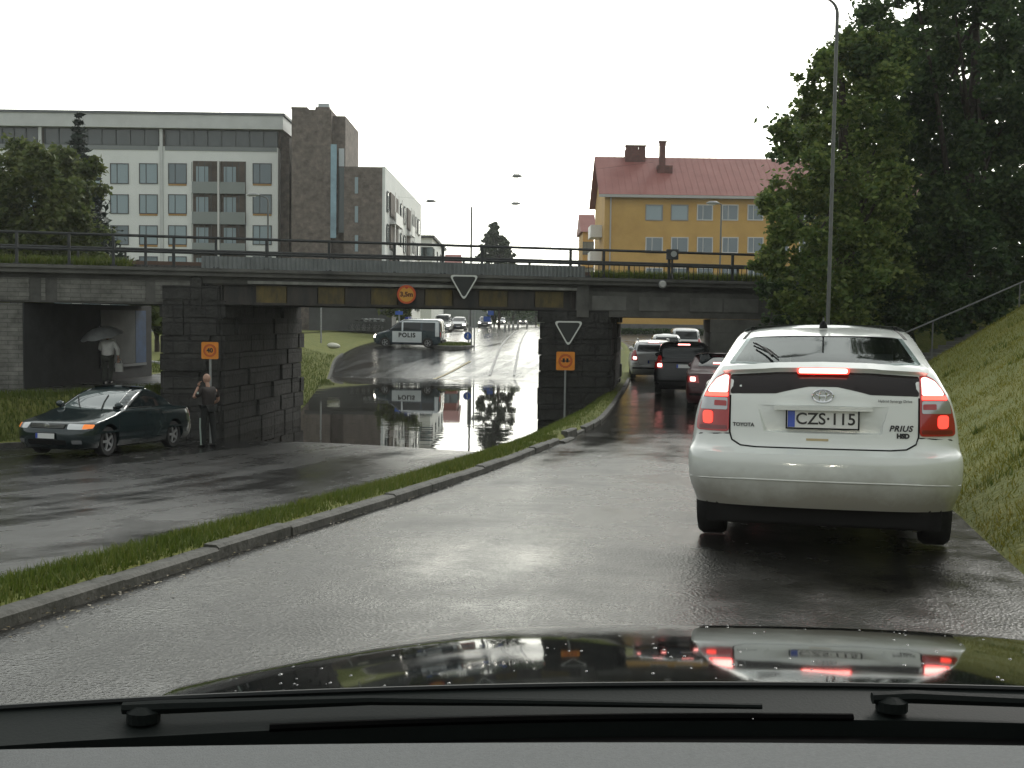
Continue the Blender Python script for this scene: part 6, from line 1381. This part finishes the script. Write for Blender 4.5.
def hand(w_, d, side, curl=.5, s=1.0):
    """palm and five fingers from the wrist w_ along direction d"""
    d = Vector(d).normalized(); a = d.cross(Vector((0, 0, 1)));  a = a.normalized() if a.length > .1 else Vector((1, 0, 0)); n = a.cross(d); o = []
    o.append(limb([w_, w_ + d * .05 * s, w_ + d * .085 * s], [.024 * s, .034 * s, .034 * s]))
    for i in range(4):
        off = a * (i - 1.5) * .019 * s; L = (.07, .08, .075, .058)[i] * s; b = w_ + d * .08 * s + off; q1 = b + d * L * .5 - n * L * .2 * curl; q2 = q1 + d * L * .3 - n * L * .5 * curl
        o.append(limb([b, q1, q2], [.0095 * s, .009 * s, .0075 * s]))
    b = w_ + d * .03 * s + a * .03 * s * side; o.append(limb([b, b + (d * .6 + a * side * .8) * .035 * s, b + (d * 1.1 + a * side * .7) * .055 * s], [.012 * s, .0105 * s, .008 * s]))
    return o
def head(c, fwd_, r=.1):
    """head with jaw, brow, eyes, nose, mouth and ears, looking along fwd_"""
    f = Vector(fwd_).normalized(); s = f.cross(Vector((0, 0, 1))).normalized(); u = s.cross(f); bm = bmesh.new(); bmesh.ops.create_uvsphere(bm, u_segments=24, v_segments=18, radius=1)
    for v in bm.verts:
        x, y, z = v.co; w_ = .076 * (1 - .22 * max(0, -z) ** 1.3); dd = .098 * (1 - .1 * max(0, -z)); hgt = .118
        if y > .5 and -.6 < z < -.0 and abs(x) < .25: y += .16 * (1 - abs(x) / .25) * (1 - abs(z + .28) / .34 if abs(z + .28) < .34 else 0)
        if y > .5 and abs(z - .1) < .12 and .2 < abs(x) < .55: y -= .10
        if z < -.55 and y > .3: y += .12
        v.co = Vector(c) + s * x * w_ + f * y * dd + u * z * hgt
    me = bpy.data.meshes.new('h'); bm.to_mesh(me); bm.free(); o = [me]
    for sg in (-1, 1): o.append(limb([Vector(c) + s * sg * .073 + u * .03, Vector(c) + s * sg * .086 - f * .012, Vector(c) + s * sg * .075 - u * .03], [.012, .018, .011]))
    return o, f, s, u
def face_bits(c, f, s, u, root):
    m = MB()
    for sg in (-1, 1): m.lathe([(.004, -.006), (.011, 0), (.004, .006)], Vector(c) + f * .088 + s * sg * .032 + u * .012, 'Z', 8)
    m.build('eyes', mat('eye_dark', (.02, .015, .012), .2), root); m = MB(); m.tube([Vector(c) + f * .088 - u * .06 + s * q for q in (-.024, 0, .024)], .005, 5); m.build('mouth', mat('lips', (.3, .12, .1), .5), root)
V3 = Vector
# officer standing at the water's edge, hand at his mouth, facing left and towards us
p = onB(208, 447.5)
of = thing('person', 'bald man in dark vest and striped trousers standing beside the flood, hand at mouth', 'person', (p.x, p.y, zB(p.x, p.y) + .03), (0, 0, R(-35)))
# local frame: faces -x
hd_, f, s, u = head((-.04, 0, 1.66), (-1, -.25, -.05)); el = V3((-.20, -.26, 1.20)); wr_ = V3((-.20, -.12, 1.47)); el2 = V3((.02, .30, 1.12)); wr2 = V3((-.20, .20, 1.00))
body = [limb([V3((0, 0, .98)), V3((.02, 0, 1.15)), V3((.02, 0, 1.35)), V3((.01, 0, 1.44)), V3((-.01, 0, 1.52)), V3((-.025, 0, 1.60))], [.10, .095, .09, .05, .05, .052]), limb([V3((0, -.17, 1.41)), V3((-.07, -.235, 1.28)), el, wr_], [.045, .045, .043, .03]), limb([V3((0, .17, 1.41)), V3((.04, .26, 1.27)), el2, wr2], [.058, .05, .043, .03])]
merge('body', body + hd_ + hand(wr_, (.25, .12, .95), 1, .8) + hand(wr2, (-.85, -.4, -.1), -1, .6), SKN, of)
face_bits((-.04, 0, 1.66), f, s, u, of)
merge('vest', [skin('t', [(V3((0, 0, .93)), (.165, .125)), (V3((.01, 0, 1.08)), (.165, .125)), (V3((.02, 0, 1.25)), (.185, .14)), (V3((.015, 0, 1.38)), (.17, .12)), (V3((.0, 0, 1.46)), (.085, .085)), (V3((0, -.17, 1.40)), .078), (V3((-.06, -.235, 1.29)), .068), (V3((-.13, -.25, 1.235)), .06), (V3((0, .17, 1.40)), .078), (V3((.035, .25, 1.28)), .068), (V3((.03, .285, 1.19)), .06)], [(0, 1), (1, 2), (2, 3), (3, 4), (3, 5), (5, 6), (6, 7), (3, 8), (8, 9), (9, 10)], None, None)], SHIRT, of)
legs = []
for sg, fx in ((-1, -.04), (1, .06)): legs.append([V3((0, sg * .085, .95)), V3((fx * .5, sg * .10, .72)), V3((fx, sg * .105, .50)), V3((fx + .02, sg * .11, .28)), V3((fx + .03, sg * .115, .07))])
merge('trousers', [skin('t', [(V3((0, 0, 1.0)), (.15, .12)), (legs[0][0], .1), (legs[0][1], .088), (legs[0][2], .072), (legs[0][3], .066), (legs[0][4], .06), (legs[1][0], .1), (legs[1][1], .088), (legs[1][2], .072), (legs[1][3], .066), (legs[1][4], .06)], [(0, 1), (1, 2), (2, 3), (3, 4), (4, 5), (0, 6), (6, 7), (7, 8), (8, 9), (9, 10)], None, None)], TRO, of)
m = MB()
for L_ in legs[:1]:
    q = [V3((a.x - .03, a.y - r_, a.z)) for a, r_ in zip(L_[1:], (.09, .074, .068, .062))]; m.tube(q, .02, 6)
m.build('reflective_stripe', REF, of)
m = MB()
for L_ in legs: a = L_[-1]; m.tube([(a.x + .08, a.y, .045), (a.x, a.y, .055), (a.x - .1, a.y, .04), (a.x - .17, a.y, .03)], [.04, .05, .045, .025], 10)
m.build('shoes', SHOE, of); m = MB(); m.box((-.02, -.285, 1.33), (.05, .02, .05)); m.build('shoulder_badge', REF, of); m = MB(); m.lathe([(.165, .97), (.17, .985), (.17, 1.02), (.165, 1.035)], (0, 0, 0), 'Z', 20); o = m.build('belt', SHOE, of); o.scale = (.82, 1.05, 1)
# pedestrian in the footpath tunnel, back to us, under an umbrella with a bag in the right hand
Yq = 31.2; p = P(108, 382, Yq)
ps = thing('person', 'pedestrian in a light grey jacket walking under an umbrella into the footpath tunnel', 'person', (p.x, p.y, zP(p.y) + .04), (0, 0, R(8)))
hd_, f, s, u = head((0, .06, 1.42), (0, 1, -.1)); r1_, w1 = V3((.27, .02, 1.0)), V3((.27, .08, .76)); r2_, w2 = V3((-.24, .10, .98)), V3((-.12, .22, 1.12))
merge('body', [limb([V3((0, 0, .82)), V3((0, 0, 1.0)), V3((0, .02, 1.2)), V3((0, .05, 1.34))], [.12, .12, .12, .055]), limb([V3((.15, .02, 1.2)), r1_, w1], [.05, .04, .03]), limb([V3((-.15, .02, 1.2)), r2_, w2], [.05, .04, .03])] + hd_ + hand(w1, (0, .1, -1), 1, .9) + hand(w2, (.1, .2, 1), -1, .9), SKN, ps)
merge('hair', [limb([V3((0, .02, 1.47)), V3((0, .0, 1.41)), V3((0, .02, 1.36))], [.085, .085, .06])], HAIR, ps)
merge('jacket', [skin('t', [(V3((0, 0, .74)), (.19, .14)), (V3((0, 0, .95)), (.18, .135)), (V3((0, .01, 1.12)), (.19, .14)), (V3((0, .03, 1.24)), (.15, .11)), (V3((0, .05, 1.32)), .075), (V3((.16, .02, 1.2)), .075), (r1_, .062), (V3((.27, .07, .82)), .05), (V3((-.16, .02, 1.2)), .075), (r2_, .062), (V3((-.14, .2, 1.09)), .05)], [(0, 1), (1, 2), (2, 3), (3, 4), (3, 5), (5, 6), (6, 7), (3, 8), (8, 9), (9, 10)], None, None)], GJK, ps)
L1 = [V3((-.09, 0, .76)), V3((-.10, .08, .42)), V3((-.10, .0, .07))]; L2 = [V3((.09, 0, .76)), V3((.10, -.02, .42)), V3((.10, -.18, .10))]
merge('trousers', [skin('t', [(V3((0, 0, .8)), (.15, .12)), (L1[0], .1), (L1[1], .075), (L1[2], .062), (L2[0], .1), (L2[1], .075), (L2[2], .062)], [(0, 1), (1, 2), (2, 3), (0, 4), (4, 5), (5, 6)], None, None)], DTR, ps)
m = MB()
for a in (L1[-1], L2[-1]): m.tube([(a.x, a.y - .07, a.z - .03), (a.x, a.y, a.z - .02), (a.x, a.y + .1, a.z - .035), (a.x, a.y + .16, a.z - .045)], [.035, .045, .042, .02], 10)
m.build('shoes', SHOE, ps)
M_ = ps.matrix_basis.copy(); ps.matrix_basis = M_
Mw = Matrix.Translation(ps.location) @ Matrix.Rotation(R(8), 4, 'Z')
ub = thing('umbrella', 'open dark grey umbrella held over the pedestrian in the tunnel', 'umbrella', Mw @ V3((-.10, .10, 1.02)), (R(10), R(-10), 0))
m = MB(); prof = [(.02, .62), (.2, .60), (.36, .54), (.50, .44), (.58, .33)]; n = 32; v = []; fc = []
for (r_, z_) in prof:
    for k in range(n): a = 6.2832 * k / n; dip = .035 * (1 - abs(math.cos(a * 4))) * (r_ / .58) ** 2; v.append((r_ * math.cos(a), r_ * math.sin(a), z_ - dip * -1 if r_ > .5 else z_))
for i in range(len(prof) - 1):
    for k in range(n): fc.append((i * n + k, i * n + (k + 1) % n, (i + 1) * n + (k + 1) % n, (i + 1) * n + k))
m.add(v, fc); UMB = mat('umbrella_cloth', (.3, .31, .31), .5, var=.25, vscale=3); m.build('canopy', UMB, ub, 60); m = MB(); m.tube([(0, 0, -.08), (0, 0, .66)], .009, 6); m.build('shaft', MATS['galv'], ub); m = MB(); m.tube([(0, 0, -.06), (0, 0, -.14), (.03, 0, -.17), (.06, 0, -.14)], .014, 6); m.build('handle', UND, ub); m = MB()
for k in range(8): a = 6.2832 * (k + .5) / 8; m.tube([(0, 0, .6), (.3 * math.cos(a), .3 * math.sin(a), .54), (.56 * math.cos(a), .56 * math.sin(a), .34)], .004, 4)
m.build('ribs', MATS['dark_steel'], ub)
bg_ = thing('bag', 'small pale shopping bag hanging from the pedestrian\'s right hand', 'bag', Mw @ V3((.29, .09, .33))); m = MB(); m.prism(roundpoly([(-.11, -.04), (.11, -.04), (.11, .04), (-.11, .04)], .04), 0.03, .27); m.build('pouch', mat('pale_bag', (.5, .5, .47), .6, var=.15, vscale=10), bg_); m = MB(); m.tube([(-.08, 0, .27), (-.05, 0, .37), (0, 0, .40), (.05, 0, .37), (.08, 0, .27)], .008, 5); m.build('handle', mat('pale_bag', (0, 0, 0)), bg_)
# ------------------------------------------------------------------ the car we sit in: bonnet, cowl, wipers, dashboard
own = thing('car', 'wet black bonnet and grey dashboard of the car the picture is taken from', 'car')
psi = R(0.5)
own.location = (0, 0, 0); sl_ = (zA(2.5) - zA(-.5)) / 3; own.rotation_euler = (math.atan(sl_), 0, -psi)
AC, HWD = .40, .94
sl_f = lerpf([(.8, .0194), (1.1, .069), (1.25, .0937), (1.4, .1117), (1.6, .1363), (1.8, .1494), (1.9, .2088), (2.0, .35), (2.1, .6), (2.2, 1.0), (2.3, 2.0)])
_db = [(.8, .3394)]; b_ = .8
while b_ < 2.3: _db.append((b_ + .02, _db[-1][1] + sl_f(b_ + .01) * .02)); b_ += .02
drop = lerpf(_db)
def crown(a, b):
    t = abs(a - AC) / HWD; e = max(0, t - .42) / .58
    return .035 * t ** 2 + .058 * e ** 1.6
def hood_z(a, b):
    r = 0.0
    nose = .025 * (abs(a - AC) / HWD) ** 2.5 * smooth(1.6, 2.2, b) * 2
    return 1.2 - drop(b) - crown(a, b) - nose + r * .5
HOODP = mat('wet_black_bonnet_paint', (.008, .009, .009), .05, coat=.25, spec=.5)
def hood_mat():
    m = HOODP; nt = m.node_tree; N = nt.nodes; L = nt.links; b = N['Principled BSDF']; g = N.new('ShaderNodeNewGeometry')
    n = N.new('ShaderNodeTexNoise'); n.inputs['Scale'].default_value = 7; n.inputs['Detail'].default_value = 2; mp = N.new('ShaderNodeMapping'); mp.inputs['Scale'].default_value = (1, .6, 1); L.new(g.outputs['Position'], mp.inputs[0]); L.new(mp.outputs[0], n.inputs[0])
    bp = N.new('ShaderNodeBump'); bp.inputs['Strength'].default_value = .05; bp.inputs['Distance'].default_value = .01; L.new(n.outputs['Fac'], bp.inputs['Height'])
    L.new(bp.outputs[0], b.inputs['Normal']); L.new(bp.outputs[0], b.inputs['Coat Normal'])
hood_mat()
rows = []
for i in range(90):
    rr = []
    for j in range(81):
        a = AC + HWD * (j / 40 - 1); b = 1.105 - .10 * ((a - AC) / .8) ** 2; b = b + (2.28 - b) * i / 89; rr.append((a, b, hood_z(a, b)))
    rows.append(rr)
ho = grid('bonnet', rows, HOODP, own, 60)
md = ho.modifiers.new('t', 'SOLIDIFY'); md.thickness = .015; md.offset = -1
# raindrops lying on the bonnet
dr = MB(); q = random.Random(5)
for i in range(240):
    a = AC + HWD * q.uniform(-.9, .95); b = q.uniform(1.05, 2.0); r_ = q.uniform(.0008, .0024) * (1.0 if q.random() < .95 else 1.6); z_ = hood_z(a, b)
    ring_ = lambda rr, hh: [(a + rr * math.cos(k * 1.0472), b + rr * 1.2 * math.sin(k * 1.0472), hood_z(a + rr * math.cos(k * 1.0472), b + rr * 1.2 * math.sin(k * 1.0472)) + hh) for k in range(6)]
    dr.add(ring_(r_, .0) + ring_(r_ * .75, r_ * .32) + [(a, b, z_ + r_ * .45)], [(k, (k + 1) % 6, 6 + (k + 1) % 6, 6 + k) for k in range(6)] + [(6 + k, 6 + (k + 1) % 6, 12) for k in range(6)])
o = dr.build('raindrops', mat('rain_drop', (.05, .055, .055), .02, spec=.8, coat=1), own, 80, fix=False); o['kind'] = 'stuff'
# windscreen foot: bowed cowl, wiper arms, frit, dashboard
def bow(a, k=.10): return -k * ((a - AC) / .8) ** 2
def strip(name, b0, z0, b1, z1, m, n=40, a0=-1.1, a1=1.6, k=.10, th=.02):
    v = []; f = []
    for i in range(n + 1):
        a = a0 + (a1 - a0) * i / n; v += [(a, b0 + bow(a, k), z0), (a, b1 + bow(a, k), z1), (a, b1 + bow(a, k), z1 - th), (a, b0 + bow(a, k), z0 - th)]
    for i in range(n):
        for j in range(4): f.append((i * 4 + j, i * 4 + (j + 1) % 4, i * 4 + 4 + (j + 1) % 4, i * 4 + 4 + j))
    return MB().add(v, f).build(name, m, own, 40)
COWL = mat('cowl_plastic', (.013, .016, .015), .55, bump=.05, bscale=300, spec=.1); SEAL = mat('rubber_black', (.004, .004, .004), .8, spec=.04)
strip('cowl_panel', 1.06, .848, 1.13, .862, COWL)
strip('windscreen_frit', .78, .86, 1.058, .832, SEAL)
m = MB(); m.tube([(a, 1.128 + bow(a), .864) for a in [-.55 + i * .05 for i in range(43)]], .003, 6); m.build('cowl_seal', mat('wet_rubber', (.02, .022, .022), .5, spec=.25), own)
def wiper(a0, a1, b0=1.09):
    m = MB(); m.lathe([(.016, 0), (.016, .010), (.008, .015)], (a0, b0 + bow(a0), .854), 'Z', 16); m.tube([(a0 - .02, b0 + bow(a0), .866), (a0 + .02, b0 + bow(a0), .868), (a0 + (a1 - a0) * .35, b0 - .005 + bow(a0 + (a1 - a0) * .35), .866), (a0 + (a1 - a0) * .6, b0 - .012 + bow(a0 + (a1 - a0) * .6), .862), (a1, b0 - .02 + bow(a1), .858)], [.006, .007, .005, .004, .003], 8); w_ = m.build('wiper_arm', COWL, own)
    m = MB(); m.tube([(a0 + (a1 - a0) * (.2 + .95 * i / 10), b0 - .028 + bow(a0 + (a1 - a0) * (.2 + .95 * i / 10)), .850) for i in range(11)], .004, 6); m.build('wiper_blade', SEAL, w_)
wiper(-.36, .25); wiper(.385, 1.02, 1.075)
DASH = mat('grey_dash_plastic', (.15, .157, .158), .75, bump=.25, bscale=700, var=.12, vscale=300, spec=.2)
strip('dashboard', .25, .955, .755, .927, DASH, k=.05, th=.04)
m = MB()
for i in range(1): pass
# unseen roof, sides and windscreen pillars over the cabin, added to shade the dashboard
m = MB(); m.box((AC - .0, -.62, 1.50), (1.16, 1.75, .05)); m.build('roof', HOODP, own)
for sg in (-1, 1):
    m = MB(); m.box((AC + sg * .84, -1.0, .62), (.06, 2.2, .72)); m.build('door', HOODP, own)
    m = MB(); m.tube([(AC + sg * .86, .78, .93), (AC + sg * .70, .22, 1.42), (AC + sg * .60, -.1, 1.50)], [.035, .04, .04], 8); m.build('pillar', HOODP, own)
m = MB(); m.box((AC, -.9, .95), (1.3, .5, .12)); m.box((AC, -2.0, .8), (1.5, .4, .8)); m.build('cabin', SEAL, own)
# our own headlights, lit, shining on the car in front
for sg in (-1, 1):
    m = MB(); a = AC + sg * .55; m.lathe([(.085, 0), (.085, .02)], (a, 2.24, .44), 'Y', 20); lh = m.build('headlight', MATS['headlamp_glass'], own); m = MB(); m.lathe([(.075, .022), (.075, .028)], (a, 2.24, .44), 'Y', 20); m.build('lamp', glow('dipped_beam', (1, .93, .75), 160.0), lh)
m = MB(); m.bx(AC - .62, AC + .62, 2.0, 2.2, .22, .50); m.bx(AC - .6, AC + .6, .9, 2.1, .22, .45); m.build('front_bumper', HOODP, own)
for sg in (-1, 1):
    m = MB(); m.lathe([(.2, -.1), (.29, -.1), (.3, -.06), (.3, .06), (.29, .1), (.2, .1)], (0, 0, 0), 'X', 30); w_ = m.build('wheel', MATS['tyre'], own, 40); w_.location = (AC + sg * .74, 1.4, .31); m = MB(); m.lathe([(.2, -.05), (.2, .05)], (0, 0, 0), 'X', 20); m.build('rim', MATS['alloy'], w_)
